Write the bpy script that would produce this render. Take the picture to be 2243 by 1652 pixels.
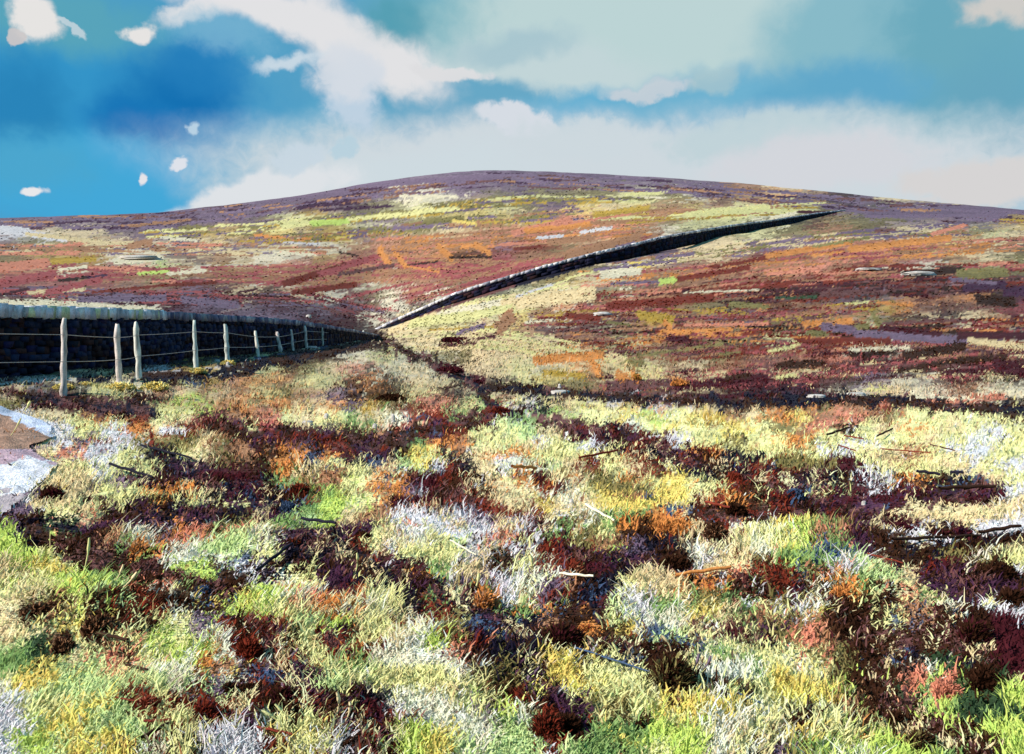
import bpy, math, random
import numpy as np
R = math.radians
random.seed(7); rng = np.random.default_rng(7)
scene = bpy.context.scene
for o in list(bpy.data.objects): bpy.data.objects.remove(o)

# ------------------------------------------------------------------ camera
# bearings below are written as (x, y) on a 2243 x 1652 frame, eye level y = 740, focal length 1760
W0, H0, CX, HZ, F = 2243.0, 1652.0, 1121.5, 740.0, 1760.0
cam = bpy.data.cameras.new('camera'); co = bpy.data.objects.new('camera', cam)
scene.collection.objects.link(co); scene.camera = co
cam.sensor_fit = 'HORIZONTAL'; cam.sensor_width = 36.0; cam.lens = 36.0 * F / W0
cam.shift_y = (HZ - H0 / 2) / W0
co.location = (0, 0, 0); co.rotation_euler = (R(90), 0, 0)
cam.clip_start = 0.05; cam.clip_end = 30000
scene.render.resolution_x = 1024; scene.render.resolution_y = 754
scene.view_settings.view_transform = 'Standard'; scene.view_settings.look = 'None'
scene.view_settings.exposure = 0.7; scene.view_settings.gamma = 1

# ------------------------------------------------------------------ sun
SUN = np.array([-0.80, -0.36, 0.60]); SUN /= np.linalg.norm(SUN)
sl = bpy.data.lights.new('sun', 'SUN'); sl.energy = 4.0; sl.angle = R(0.6); sl.color = (1.0, 0.95, 0.86)
so = bpy.data.objects.new('sun', sl); scene.collection.objects.link(so)
from mathutils import Vector
so.rotation_euler = Vector(SUN.tolist()).to_track_quat('Z', 'Y').to_euler()
SUN_EL = math.asin(SUN[2]); SUN_AZ = math.atan2(SUN[0], SUN[1])

def lin(c):
    c = np.asarray(c, float) / 255.0
    return np.where(c <= 0.04045, c / 12.92, ((c + 0.055) / 1.055) ** 2.4)

# ------------------------------------------------------------------ sky (world nodes, laid out by azimuth and elevation)
world = bpy.data.worlds.new('World'); scene.world = world; world.use_nodes = True
nt = world.node_tree; N = nt.nodes; L = nt.links; N.clear()
def nd(t, **k):
    n = N.new(t)
    for a, b in k.items(): setattr(n, a, b)
    return n
def mth(op, a, b=None, clamp=False):
    n = nd('ShaderNodeMath', operation=op, use_clamp=clamp)
    for i, v in enumerate((a, b)):
        if v is None: continue
        if isinstance(v, (int, float)): n.inputs[i].default_value = v
        else: L.new(v, n.inputs[i])
    return n.outputs[0]
tc = nd('ShaderNodeTexCoord'); sp = nd('ShaderNodeSeparateXYZ'); L.new(tc.outputs['Generated'], sp.inputs[0])
az = mth('ARCTAN2', sp.outputs[0], sp.outputs[1]); el = mth('ARCSINE', sp.outputs[2])
cb = nd('ShaderNodeCombineXYZ'); L.new(az, cb.inputs[0]); L.new(el, cb.inputs[1])
def noise(vec, scale, detail, dist=0.0, rough=.55):
    n = nd('ShaderNodeTexNoise'); n.inputs['Scale'].default_value = scale; n.inputs['Detail'].default_value = detail
    n.inputs['Distortion'].default_value = dist; n.inputs['Roughness'].default_value = rough
    L.new(vec, n.inputs['Vector']); return n
wn = noise(cb.outputs[0], 9, 3); wf = noise(cb.outputs[0], 38, 4)
def vm(op, a, b):
    n = nd('ShaderNodeVectorMath', operation=op)
    for i, v in enumerate((a, b)):
        if isinstance(v, tuple): n.inputs[i].default_value = v
        else: L.new(v, n.inputs[i])
    return n.outputs[0]
w1 = vm('MULTIPLY', vm('SUBTRACT', wn.outputs['Color'], (.5, .5, .5)), (.085, .05, 0))
w2 = vm('MULTIPLY', vm('SUBTRACT', wf.outputs['Color'], (.5, .5, .5)), (.03, .022, 0))
P = vm('ADD', vm('ADD', cb.outputs[0], w1), w2)
en = noise(cb.outputs[0], 55, 6, .6, .62)
edge = mth('SUBTRACT', en.outputs['Fac'], .5)
sky = nd('ShaderNodeTexSky'); sky.sky_type = 'NISHITA'; sky.sun_disc = False
sky.sun_elevation = SUN_EL; sky.sun_rotation = SUN_AZ
SK = 0.1
def skc(c, k=1.0): return tuple((lin(c) * k * 0.615 / SK).tolist()) + (1,)
base = nd('ShaderNodeMix', data_type='RGBA'); base.inputs[0].default_value = .88
L.new(sky.outputs[0], base.inputs[6]); base.inputs[7].default_value = skc((78, 160, 196))
col = base.outputs[2]
def blob(x, y, rx, ry, rot, c, lo, hi, ragged, amt=1.0):
    global col
    a = math.atan((x - CX) / F); e = math.atan((HZ - y) / F * math.cos(a))
    m = nd('ShaderNodeMapping', vector_type='TEXTURE')
    m.inputs['Location'].default_value = (a, e, 0); m.inputs['Rotation'].default_value = (0, 0, R(rot))
    m.inputs['Scale'].default_value = (rx / F * math.cos(a) ** 2 * 1.0, ry / F * math.cos(a), 1)
    L.new(P, m.inputs['Vector'])
    g = nd('ShaderNodeTexGradient', gradient_type='SPHERICAL'); L.new(m.outputs[0], g.inputs[0])
    f = mth('ADD', g.outputs['Fac'], mth('MULTIPLY', mth('MULTIPLY', edge, ragged), mth('MULTIPLY', g.outputs['Fac'], 3.5, True)))
    r = nd('ShaderNodeMapRange', interpolation_type='SMOOTHSTEP')
    r.inputs['From Min'].default_value = lo; r.inputs['From Max'].default_value = hi
    r.inputs['To Max'].default_value = amt; L.new(f, r.inputs['Value'])
    mx = nd('ShaderNodeMix', data_type='RGBA'); L.new(r.outputs[0], mx.inputs[0])
    L.new(col, mx.inputs[6]); mx.inputs[7].default_value = skc(c); col = mx.outputs[2]
# generic cloud everywhere (also overhead and behind)
gc = noise(cb.outputs[0], 3.2, 7, .4)
gr = nd('ShaderNodeMapRange', interpolation_type='SMOOTHSTEP'); gr.inputs['From Min'].default_value = .52; gr.inputs['From Max'].default_value = .75
gr.inputs['To Max'].default_value = .35; L.new(gc.outputs['Fac'], gr.inputs['Value'])
mx = nd('ShaderNodeMix', data_type='RGBA'); L.new(gr.outputs[0], mx.inputs[0]); L.new(col, mx.inputs[6]); mx.inputs[7].default_value = skc((150, 195, 212)); col = mx.outputs[2]
WH = (226, 226, 228)
BL = [
 # wide soft washes
 (150, 250, 760, 420, 0, (52, 148, 200), .0, .75, .15, 1),
 (120, 30, 420, 110, 0, (90, 165, 185), .05, .7, .3, .9),
 (30, 220, 170, 160, 0, (38, 128, 182), .0, .7, .25, .8),
 (400, 195, 210, 120, 8, (20, 112, 178), .0, .85, .12, 1),
 (300, 262, 160, 80, 0, (20, 114, 182), .0, .9, .15, .9),
 (440, 150, 150, 70, 10, (40, 130, 190), .0, .7, .3, .6),
 (210, 400, 560, 130, 0, (68, 168, 216), .0, .55, .3, 1),
 (60, 350, 220, 110, 0, (80, 165, 200), .0, .8, .4, .6),
 (650, 330, 340, 110, 25, (88, 172, 206), .0, .7, .3, .8),
 (1050, 60, 330, 180, 0, (120, 180, 192), .0, .7, .3, .9),
 (880, 60, 90, 90, -20, (84, 158, 178), .0, .6, .4, .9),
 (1480, 30, 640, 190, 0, (188, 212, 213), .0, .45, .2, 1),
 (1180, 170, 380, 110, -4, (194, 213, 216), .0, .5, .25, 1),
 (1120, 100, 190, 40, 5, (158, 192, 204), .0, .7, .3, .7),
 (1960, 60, 430, 190, 0, (136, 186, 200), .0, .5, .2, 1),
 (2110, 130, 260, 330, 0, (104, 168, 188), .0, .6, .3, .9),
 (1000, 215, 330, 75, -4, (86, 162, 196), .0, .5, .3, .9),
 (1290, 238, 260, 62, 6, (104, 176, 210), .0, .7, .35, 1),
 (1570, 225, 330, 85, -2, (112, 178, 208), .0, .7, .35, 1),
 (1700, 250, 150, 60, 0, (100, 170, 204), .0, .5, .35, .9),
 (1860, 190, 260, 85, -6, (98, 168, 202), .0, .8, .4, 1),
 (2150, 280, 190, 180, 0, (104, 166, 190), .0, .6, .3, .9),
 (1900, 300, 360, 80, 0, (150, 190, 204), .0, .6, .3, .9),
 # cloud bank along the hill
 (1380, 400, 1180, 178, -2, (206, 216, 222), .0, .45, .28, 1),
 (880, 410, 400, 110, 8, (206, 218, 224), .0, .6, .3, 1),
 (570, 445, 300, 70, 17, (222, 226, 230), .05, .4, .45, 1),
 (670, 345, 75, 50, 20, (200, 215, 226), .1, .45, .9, .9),
 (745, 325, 35, 30, 0, (180, 208, 222), .1, .5, .9, .8),
 (1130, 268, 120, 45, -10, (214, 220, 228), .1, .45, .8, 1),
 (1280, 300, 210, 60, 0, (205, 216, 222), .05, .5, .7, .9),
 (1640, 300, 260, 60, 0, (190, 210, 216), .05, .5, .6, .8),
 (1800, 360, 330, 80, 0, (212, 214, 220), .0, .5, .5, .9),
 (2160, 395, 260, 75, 0, (214, 212, 212), .05, .45, .6, 1),
 # the big white cloud, top left of centre
 (590, 22, 300, 50, -4, WH, .0, .6, .4, 1),
 (430, 38, 110, 30, 14, WH, .0, .6, .8, 1),
 (480, 80, 170, 60, 0, (130, 185, 212), .05, .7, .7, .6),
 (740, 70, 175, 88, -30, WH, .0, .65, .3, 1),
 (860, 140, 195, 76, -18, WH, .0, .62, .35, 1),
 (775, 200, 90, 115, -8, (192, 210, 226), .05, .5, .5, .95),
 (760, 150, 120, 90, 0, (214, 220, 228), .05, .5, .5, .9),
 (630, 120, 115, 17, 22, (206, 220, 230), .0, .8, .7, .9),
 (985, 152, 110, 22, 2, (222, 222, 224), .1, .5, .7, .95),
 (1420, 190, 140, 26, 3, (198, 208, 216), .1, .6, .8, .9),
 (1560, 180, 70, 40, 0, (170, 198, 205), .1, .6, .6, .7),
 # small clouds; those in the top corners stand in for bare paper
 (80, 26, 80, 66, 0, (230, 228, 226), .04, .45, .6, 1),
 (40, 72, 36, 26, 0, (205, 200, 200), .15, .4, .8, .9),
 (170, 55, 60, 14, -25, (200, 215, 222), .2, .5, .9, .8),
 (308, 70, 42, 28, 8, (230, 228, 226), .05, .5, .6, 1),
 (415, 275, 28, 18, 30, (190, 214, 230), .1, .6, .8, .9),
 (378, 352, 36, 15, 14, (222, 226, 234), .1, .5, .7, 1),
 (291, 394, 20, 17, 35, (228, 228, 232), .1, .5, .5, 1),
 (88, 419, 46, 15, 4, (232, 232, 234), .1, .45, .3, 1),
 (2200, 22, 130, 50, -15, (206, 204, 200), .0, .7, .7, 1),
]
for b in BL: blob(*b)
bg = nd('ShaderNodeBackground'); bg.inputs['Strength'].default_value = SK; L.new(col, bg.inputs['Color'])
out = nd('ShaderNodeOutputWorld'); L.new(bg.outputs[0], out.inputs['Surface'])

# ------------------------------------------------------------------ noise in numpy
def hsh(ix, iy, s):
    v = (ix.astype(np.int64) * 374761393 + iy.astype(np.int64) * 668265263 + s * 1442695041) & 0xFFFFFFFF
    v = ((v ^ (v >> 13)) * 1274126177) & 0xFFFFFFFF
    return ((v ^ (v >> 16)) & 0xFFFF) / 65535.0
def vnoise(x, y, s=0):
    x0 = np.floor(x); y0 = np.floor(y); fx = x - x0; fy = y - y0
    fx = fx * fx * (3 - 2 * fx); fy = fy * fy * (3 - 2 * fy)
    a = hsh(x0, y0, s); b = hsh(x0 + 1, y0, s); c = hsh(x0, y0 + 1, s); d = hsh(x0 + 1, y0 + 1, s)
    return (a * (1 - fx) + b * fx) * (1 - fy) + (c * (1 - fx) + d * fx) * fy - .5
def fbm(x, y, s=0, o=3):
    r = 0; a = 1.0
    for i in range(o): r = r + a * vnoise(x * 2 ** i, y * 2 ** i, s + i); a *= .55
    return r

# ------------------------------------------------------------------ lie of the land
XS = [-600, 0, 427, 640, 820, 950, 1060, 1150, 1300, 1500, 1700, 1850, 2243, 2900]
LN = [
 [(H0, 3.15)] * 14,
 [(1300, 5.2)] * 14,
 [(1100, 7.9)] * 14,
 [(960, 10.2), (960, 10.6), (960, 11.6), (960, 12)] + [(960, 12.3)] * 10,
 [(870, 12.5), (860, 14.2), (826, 19.5), (795, 30), (768, 48), (815, 30), (868, 19.5), (872, 19.2), (878, 18.8), (885, 18.5), (891, 18), (898, 17.3), (910, 16.5), (925, 15)],
 [(850, 16), (830, 19.5), (788, 34), (765, 50), (745, 130), (775, 60), (840, 27), (846, 26), (855, 25), (866, 24), (872, 23), (878, 22), (890, 20.5), (905, 19)],
 [(690, 45), (690, 48), (695, 65), (702, 85), (730, 142), (722, 110), (700, 85), (700, 75), (700, 62), (700, 55), (700, 50), (700, 48), (700, 44), (700, 42)],
 [(640, 120), (640, 125), (655, 135), (680, 142), (718, 152), (678, 132), (642, 128), (612, 127), (576, 128), (536, 150), (497, 215), (466, 330), (505, 280), (520, 280)],
 [(560, 300), (560, 300), (560, 300), (560, 290), (560, 300), (540, 280), (530, 270), (520, 270), (500, 270), (480, 260), (458, 330), (446, 420), (480, 380), (520, 380)],
 [(505, 650), (478, 650), (457, 650), (432, 650), (400, 650), (382, 650), (373, 650), (375, 650), (380, 650), (393, 650), (410, 650), (424, 650), (460, 650), (500, 650)],
]
NC = 351
cxs = np.linspace(-600, 2900, NC)
KD = np.zeros((len(LN) + 5, NC)); KZ = np.zeros_like(KD)
KD[0] = .2; KZ[0] = -1.66; KD[1] = 1.5; KZ[1] = -1.65
ker = np.exp(-np.linspace(-2, 2, 9) ** 2); ker /= ker.sum()
def smooth(v): return np.convolve(np.pad(v, 4, mode='edge'), ker, 'valid')
for k, row in enumerate(LN):
    yy = smooth(np.interp(cxs, XS, [p[0] for p in row])); ld = smooth(np.interp(cxs, XS, [math.log(p[1]) for p in row]))
    if k == len(LN) - 1:
        sx = [-600, 0, 200, 340, 480, 650, 760, 900, 1000, 1060, 1200, 1400, 1600, 1800, 2000, 2243, 2900]
        sy = [505, 478, 472, 466, 452, 430, 410, 388, 377, 373, 377, 386, 400, 419, 440, 461, 505]
        yy = smooth(np.interp(cxs, sx, sy))
    KD[k + 2] = np.exp(ld); KZ[k + 2] = -(yy - HZ) / F * KD[k + 2]
zs = KZ[len(LN) + 1]
KD[-3] = 1000; KZ[-3] = zs - 14; KD[-2] = 2500; KZ[-2] = zs - 80; KD[-1] = 20000; KZ[-1] = -150
KL = np.log(KD)
# monotone cubic slopes per column
h = np.diff(KL, axis=0); dl = np.diff(KZ, axis=0) / h; M = np.zeros_like(KZ)
w_1 = 2 * h[1:] + h[:-1]; w_2 = h[1:] + 2 * h[:-1]
with np.errstate(all='ignore'):
    M[1:-1] = np.where(dl[:-1] * dl[1:] > 0, (w_1 + w_2) / (w_1 / dl[:-1] + w_2 / dl[1:]), 0)
M[0] = dl[0]; M[-1] = dl[-1]; M = np.nan_to_num(M); ks_ = len(LN) + 1; M[ks_] = KZ[ks_] * .97   # the crest is where the slope meets the line of sight
def zcol(ci, ld):
    """height in column ci (float index) at log distance ld; vectorised"""
    ci = np.clip(ci, 0, NC - 1.001); i0 = ci.astype(int); f = ci - i0
    def one(ii):
        kl = KL[:, ii]; k = np.clip((ld[None, :] >= kl).sum(0) - 1, 0, KL.shape[0] - 2)
        ar = np.arange(len(ii)); a = kl[k, ar]; hh = kl[k + 1, ar] - a; t = np.clip((ld - a) / hh, 0, 1)
        z0 = KZ[k, ii]; z1 = KZ[k + 1, ii]; m0 = M[k, ii] * hh; m1 = M[k + 1, ii] * hh
        return ((2 * t ** 3 - 3 * t ** 2 + 1) * z0 + (t ** 3 - 2 * t ** 2 + t) * m0 + (-2 * t ** 3 + 3 * t ** 2) * z1 + (t ** 3 - t ** 2) * m1)
    return one(i0) * (1 - f) + one(i0 + 1) * f
def zbase(x, d):
    x = np.asarray(x, float).ravel(); d = np.asarray(d, float).ravel()
    return zcol((x + 600) / 3500 * (NC - 1), np.log(np.maximum(d, .21)))
def zrel(X, Y, d):
    n1 = fbm(X / .8, Y / .8, 3) * .14 * np.clip((d - 1) / 4, .3, 1) * np.clip(60 / d, 0, 1)
    n2 = fbm(X / 6, Y / 6, 9) * .12 * np.clip(d / 20, .1, 1) * np.clip(300 / d, 0, 1)
    n3 = fbm(X / 30, Y / 30, 15) * np.clip((d - 40) / 100, 0, 1) * .9 * np.clip(700 / d, 0, 1)
    return n1 + n2 + n3
def ground(x, d):
    """frame bearing x and depth d -> world point on the ground"""
    x = np.asarray(x, float).ravel(); d = np.asarray(d, float).ravel()
    X = (x - CX) / F * d; Y = d
    return np.stack([X, Y, zbase(x, d) + zrel(X, Y, d)], 1)

# ------------------------------------------------------------------ vegetation map: what grows where, plus shade painted below the hill wall
PAL = dict(y=(234,226,158), t=(234,208,160), w=(248,236,206), l=(226,220,224), g=(198,216,112), G=(138,166,100), D=(58,78,54),
 m=(76,31,38), b=(60,36,25), n=(30,27,42), p=(74,44,66), r=(122,50,36), o=(218,142,78), s=(214,136,110), B=(70,88,118),
 v=(124,102,122), c=(188,152,66), k=(134,122,76), T=(172,124,92), R=(164,84,84), M=(112,74,72), a=(240,210,116), d=(202,220,152))
PAL['.'] = PAL['v']
BLK = [
["............|............|............|..........mv|vvvvvMvvmvvv|lltttvvvvccc|MkkTTtTtvttv|kTcccwwwMMTt|TTtwRRsgtwcT|RRRbRTTkrrMT|mtmTTvvRvvmt|wwwwwwwmmvvv",
 "...........v|...mmvvvvvvv|mvvvvvvwwvvk|vvpvpkyykkay|kyggyvvkkakc|cavcyvtkttTs|vlvwTTsToosv|wwTcRToTobbR|TsRRTMMooRTT|TwTmRwTTRTkw|mTtwMkwRwnnn|mmvvRmwnntty",
 "............|vvvvvvvvvvTT|vkkkkyykwMTT|kvvatcTTcTyy|tcsoscTkyyyw|oooloTTwnmky|rrkTTnnmtttv|TTTnnvvvTtTr|nnkktwtTRTrT|nkgltkMgTTTm|yttvkwrrrrTo|yTorrTrTkkpo",
 "............|tt..........|oMTbvtttt...|yykvvnvvvvvv|nnmkkkvvvvvc|kkTTkMttskyt|vtTssoooaotM|RrsTRoRRTttk|ossTrrwwbbkk|rmmrbrbMvvkp|oDmBnvTrTobp|mTTvkgoMmMMR"],
["vvRRmmmmvmmv|mmmmmmmmmmmm|mmmmmmmmmmmm|nnnnnnnnnnnn|DDDptmmlmcln|mlkwnyybBcTo|tnnbyymTtTtT|kmmmMMnnggTo|lttyoyrytRbT|TllyylotrTby|TylvrlkkktTb|svtslyynytkT",
 "vvmmmwntyytt|mmmmmmtykkTT|nnBBmbmttmtT|yBbbwyywkktt|ybktsnwlwmtt|oTyyboblttmn|ykTvbbbybntt|kotovckrsyGr|sytyGtwrrGbd|RmmpbTsBbryy|mbbmnmnGoTyy|boBompbaynto",
 "arwBwTcmTvvT|TpBMkroboRkm|ttrTMyTBmGkM|totoTMGGmkrB|ywtokotTtTTs|yakkToTotMmm|ybmTnnbmmbmn|lntyltolttbb|GGgyyagyacTt|dtkmMwyayyay|tlylmmMlyyky|oyyyyrrboony",
 "kTooGGntntTm|kmGvyvmmvtmp|yyrowwmbbvvt|Bsrsbbsssbsm|sbrrmmbbmmmm|mbmbvvwmmmkb|npmwwttwTTww|bokTTrTssbbb|oaTsTkyyyyyb|kTsbytoytyly|yoyylyytylwy|ykylytTyylyy"],
["wwtylyymppmb|wattyvnpBBmm|vvbtyyyoonbB|lttDmyykntym|mbytyppbobnk|vnDDspbvosks|gnbbbtwTswdd|ggybTTGowwdB|tyagbbbmggml|tyggGGbsGgbb|ytyggGssyBbw|tkTgddbbbbaa",
 "botynBtdlntl|nGkTytTmmrty|bBrkyoovmtbt|mBGgyTbmmrrt|pGdgtTlstlvr|tkpvpyylltlt|wvpmrytwydls|ybmprmlyyltb|vybbnpmmGttb|wyypmykolkvl|gsworyynGGol|gTsotwynrmrn",
 "wdtrytrbnnBr|omtkkoyaybrr|trwyaTkayybb|tattaaBytrob|rtlwGGooBrbw|lmGkybbrtbly|yrmkTvnntMty|lrrmgvnbwttw|ywrbnrvbwltk|wvTbntttbmsr|yvrBnytmoomb|GobBmlGGkkGl",
 "rkkmytyyttyl|rmnblyobnBty|bBrymlmmbbbl|yyyybbttmptt|rrmbbtmtlttt|laGkptmlbmll|ygTspbltybbb|ygBGmbbbbbwt|ygBGwTTrmkby|rkslddtmpbbl|rbkoGTtypmpb|kpwoGbsGklyb"],
["tbbybbrrwvgg|tydabbbyyvrr|tDTbbyygyywr|dDbtyssyggwr|GaaddsywgoTa|yaaddydwwowm|wyddddydwdvb|lyydadryrrmb|ldaaddryrrrp|lgdaddyyyryp|ggdydabrybDl|wgdaaawbyDll",
 "gytoyytrrkpB|prdpbyywykBn|wkyryytwgpnk|wbyrorwwwsmn|vryyGbwwwwbn|BpkyGywwtwbk|rbpyyvlytyyb|bbpdpnwtyyyr|bbbbbplwywvg|DbyybbrlwwwG|DyalbrygawwG|ryylbbggadwd",
 "BTbbydwwatGT|nTbobawwmMyp|nnbbbrBdtymb|payabkbbBGyy|pbalbtbbtwwG|kvanyBtbybww|kplaydybbwby|rbpyyytTywby|wbkpkyyaawaw|drbDybgyawwy|drbDGygggwty|dldGGGyggwyb",
 "ylabbyTtwbll|ksTbbyBTbbml|ksTmbbrmbmmm|yykkbBnbbbmm|ywykbmbwDnbm|aykgbbssDbbm|yaaTbbDdgDDy|yylbTkbgGDDg|ybybbGbbbgGG|tbyyyobkbbgg|wayyggbbgdbg|vkGgwgggGbbg"]]
LET = np.zeros((48, 48, 3))
for bi in range(4):
    for bj in range(4):
        for ri, row in enumerate(BLK[bi][bj].split('|')):
            assert len(row) == 12, (bi, bj, ri, row)
            if bi * 12 + ri < 18 and bj > 0: row = row.replace('G', 'k').replace('B', 'M').replace('g', 'c').replace('l', 't').replace('D', 'M')
            for ci, ch in enumerate(row): LET[bi * 12 + ri, bj * 12 + ci] = lin(PAL[ch])
PX = 2.0; Y0 = 355.0
MW = int(W0 / PX) + 1; MH = int((H0 - Y0) / PX) + 1
gx, gy = np.meshgrid(np.arange(MW) * PX, Y0 + np.arange(MH) * PX)
sc_ = np.clip((gy - 350) / 500, .55, 1.25)
dx = fbm(gx / 34, gy / 12, 21, 4) * 40 * sc_ + fbm(gx / 9, gy / 6, 25, 2) * 18
dy = fbm(gx / 38, gy / 16, 31, 4) * 20 * sc_ + fbm(gx / 9, gy / 6, 35, 2) * 12
iy = np.clip((gy + dy - 360.2) / 26.9, 0, 47).astype(int); ix = np.clip((gx + dx) / 46.73, 0, 47).astype(int)
VM = LET[iy, ix]
def blur(a):
    a = np.pad(a, ((1, 1), (1, 1), (0, 0)), mode='edge')
    for ax in (0, 1):
        a = (np.roll(a, 1, ax) + 2 * a + np.roll(a, -1, ax)) / 4
    return a[1:-1, 1:-1]
VB = VM.copy()
for _ in range(16): VB = blur(VB)
VC = VB.copy()
for _ in range(120): VC = blur(VC)
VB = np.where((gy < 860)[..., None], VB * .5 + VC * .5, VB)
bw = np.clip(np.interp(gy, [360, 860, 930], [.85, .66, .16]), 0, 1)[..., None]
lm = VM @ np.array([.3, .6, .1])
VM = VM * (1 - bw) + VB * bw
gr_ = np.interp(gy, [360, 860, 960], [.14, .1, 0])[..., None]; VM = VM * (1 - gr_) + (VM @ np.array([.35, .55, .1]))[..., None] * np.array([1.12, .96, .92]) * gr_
def stroke(x0, y0, x1, y1, w, c, cover=.85, seed=0):
    """one long patch of growth: ragged at the sides and ends"""
    xa, xb = min(x0, x1) - w, max(x0, x1) + w; ya, yb = min(y0, y1) - w, max(y0, y1) + w
    i0 = max(int(xa / PX), 0); i1 = min(int(xb / PX) + 2, MW); j0 = max(int((ya - Y0) / PX), 0); j1 = min(int((yb - Y0) / PX) + 2, MH)
    if i1 <= i0 or j1 <= j0: return
    X = gx[j0:j1, i0:i1]; Y = gy[j0:j1, i0:i1]; vx, vy = x1 - x0, y1 - y0; l2 = vx * vx + vy * vy + 1e-6
    t = ((X - x0) * vx + (Y - y0) * vy) / l2; tc_ = np.clip(t, 0, 1)
    dd = np.hypot(X - x0 - tc_ * vx, Y - y0 - tc_ * vy) / (w / 2)
    nz = hsh(X.astype(int), Y.astype(int), seed + 77)
    a = (dd < 1 + (nz - .5) * .5) * (nz < cover + (1 - dd) * .3)
    VM[j0:j1, i0:i1] = np.where(a[..., None], c, VM[j0:j1, i0:i1])
VS = VM.copy()
for i in range(11000):
    x, y = random.uniform(0, W0), random.uniform(368, 885)
    L_ = random.uniform(26, 90) * random.choice((1, 1, 1.9)); w = random.uniform(3, 5.5); ang = math.atan(random.uniform(-.06, .26) if y < 560 or x < 900 else random.uniform(-.12, .34)) if y < 690 or x < 830 or x > 1150 else R(random.uniform(-20, 60))
    ax, ay = math.cos(ang) * L_ / 2, -math.sin(ang) * L_ / 2
    xs_, ys2 = x + random.gauss(0, 16), y + random.gauss(0, 7)
    c = VS[int(np.clip((ys2 - Y0) / PX, 4, MH - 1)), int(np.clip(xs_ / PX, 0, MW - 1))] * random.uniform(.7, 1.25)
    stroke(x - ax, y - ay, x + ax, y + ay, w, c, .72, i)
NS = 26000
sx_ = rng.uniform(0, W0, NS); sy_ = 365 + (H0 - 365) * rng.uniform(0, 1, NS) ** 1.0
ln = rng.uniform(.5, 1.4, NS)
for i in range(NS):
    x, y = sx_[i], sy_[i]; near = np.clip((y - 740) / 800, 0, 1)
    if y < 880 and not (x > 800 and 690 < y < 860 and x < 1150):
        L_ = 34 * ln[i]; w = 4.0; sl_ = (.32 if x < 1000 else .28) * random.uniform(-.1, 1.0) if y > 560 else random.uniform(-.05, .25)
        if x > 1100 and y > 700: sl_ = random.uniform(-.25, .35)
        ang = math.atan(sl_)
    else:
        L_ = (14 + 26 * near) * ln[i]; w = 3.5 + 5 * near; ang = R(random.choice((random.uniform(40, 80), random.uniform(40, 80), random.uniform(0, 25), random.uniform(100, 150))))
    ax, ay = math.cos(ang) * L_ / 2, -math.sin(ang) * L_ / 2
    far_ = 42 if (y > 880 and random.random() < .33) else 6
    c = VS[int(np.clip((y + random.gauss(0, far_ * .5) - Y0) / PX, 4, MH - 1)), int(np.clip((x + random.gauss(0, far_)) / PX, 0, MW - 1))] * rng.uniform(.72, 1.22)
    stroke(x - ax, y - ay, x + ax, y + ay, w, c, .7, i)
def sweep(pts, w, cols, n_):
    xs_ = [p[0] for p in pts]; yy_ = [p[1] for p in pts]
    for _ in range(n_):
        x = random.uniform(xs_[0], xs_[-1]); o_ = random.uniform(-.5, .5) * w; h2 = random.uniform(18, 60)
        stroke(x - h2, np.interp(x - h2, xs_, yy_) + o_, x + h2, np.interp(x + h2, xs_, yy_) + o_ + random.gauss(0, 2), random.uniform(3, 6), lin(PAL[random.choice(cols)]) * random.uniform(.75, 1.2), .62, _)
for q in [([(0, 492), (300, 484), (500, 466), (700, 438), (1060, 392), (1400, 402), (1700, 432), (2000, 458), (2243, 474)], 30, 'vvvMvpT', 420),
 ([(300, 512), (560, 500), (800, 474), (1100, 440), (1400, 436)], 22, 'kkvyc', 110), ([(560, 530), (800, 510), (1000, 485), (1250, 470)], 22, 'kTcvk', 90),
 ([(0, 545), (300, 545), (700, 545)], 26, 'TtvTs', 100), ([(0, 590), (250, 600), (600, 600), (850, 575)], 34, 'RRsTR', 170), ([(0, 640), (300, 650), (700, 655), (820, 690)], 30, 'mRMRv', 150),
 ([(600, 610), (850, 590), (1100, 590)], 50, 'TRTRT', 200), ([(850, 540), (1121, 520), (1400, 490)], 40, 'oTTsT', 170), ([(900, 650), (1121, 590), (1400, 530)], 36, 'RTRTR', 130),
 ([(1300, 480), (1500, 470), (1750, 458)], 24, 'cTyyT', 90), ([(1350, 585), (1550, 555), (1800, 520), (2100, 500)], 26, 'vkTvt', 120),
 ([(1300, 610), (1500, 600), (1750, 570), (2000, 548), (2243, 530)], 34, 'TsToR', 190), ([(1250, 665), (1450, 650), (1700, 618), (1950, 600), (2243, 590)], 40, 'rRTsTrm', 250),
 ([(1600, 655), (1850, 635), (2243, 620)], 36, 'bmMrm', 170), ([(1180, 700), (1400, 690), (1700, 690), (1900, 675)], 30, 'rTMcR', 150),
 ([(1250, 740), (1500, 730), (1800, 725), (2243, 715)], 40, 'orTRMrb', 230), ([(1350, 775), (1700, 765), (2000, 755), (2243, 760)], 30, 'RmrTM', 180),
 ([(1300, 845), (1700, 820), (2000, 800), (2243, 800)], 50, 'mMRTtR', 200), ([(900, 700), (1050, 672), (1250, 640)], 34, 'twyty', 120), ([(870, 745), (1100, 740), (1300, 780), (1450, 830)], 46, 'ttyty', 150)]:
    sweep(*q)
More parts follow.
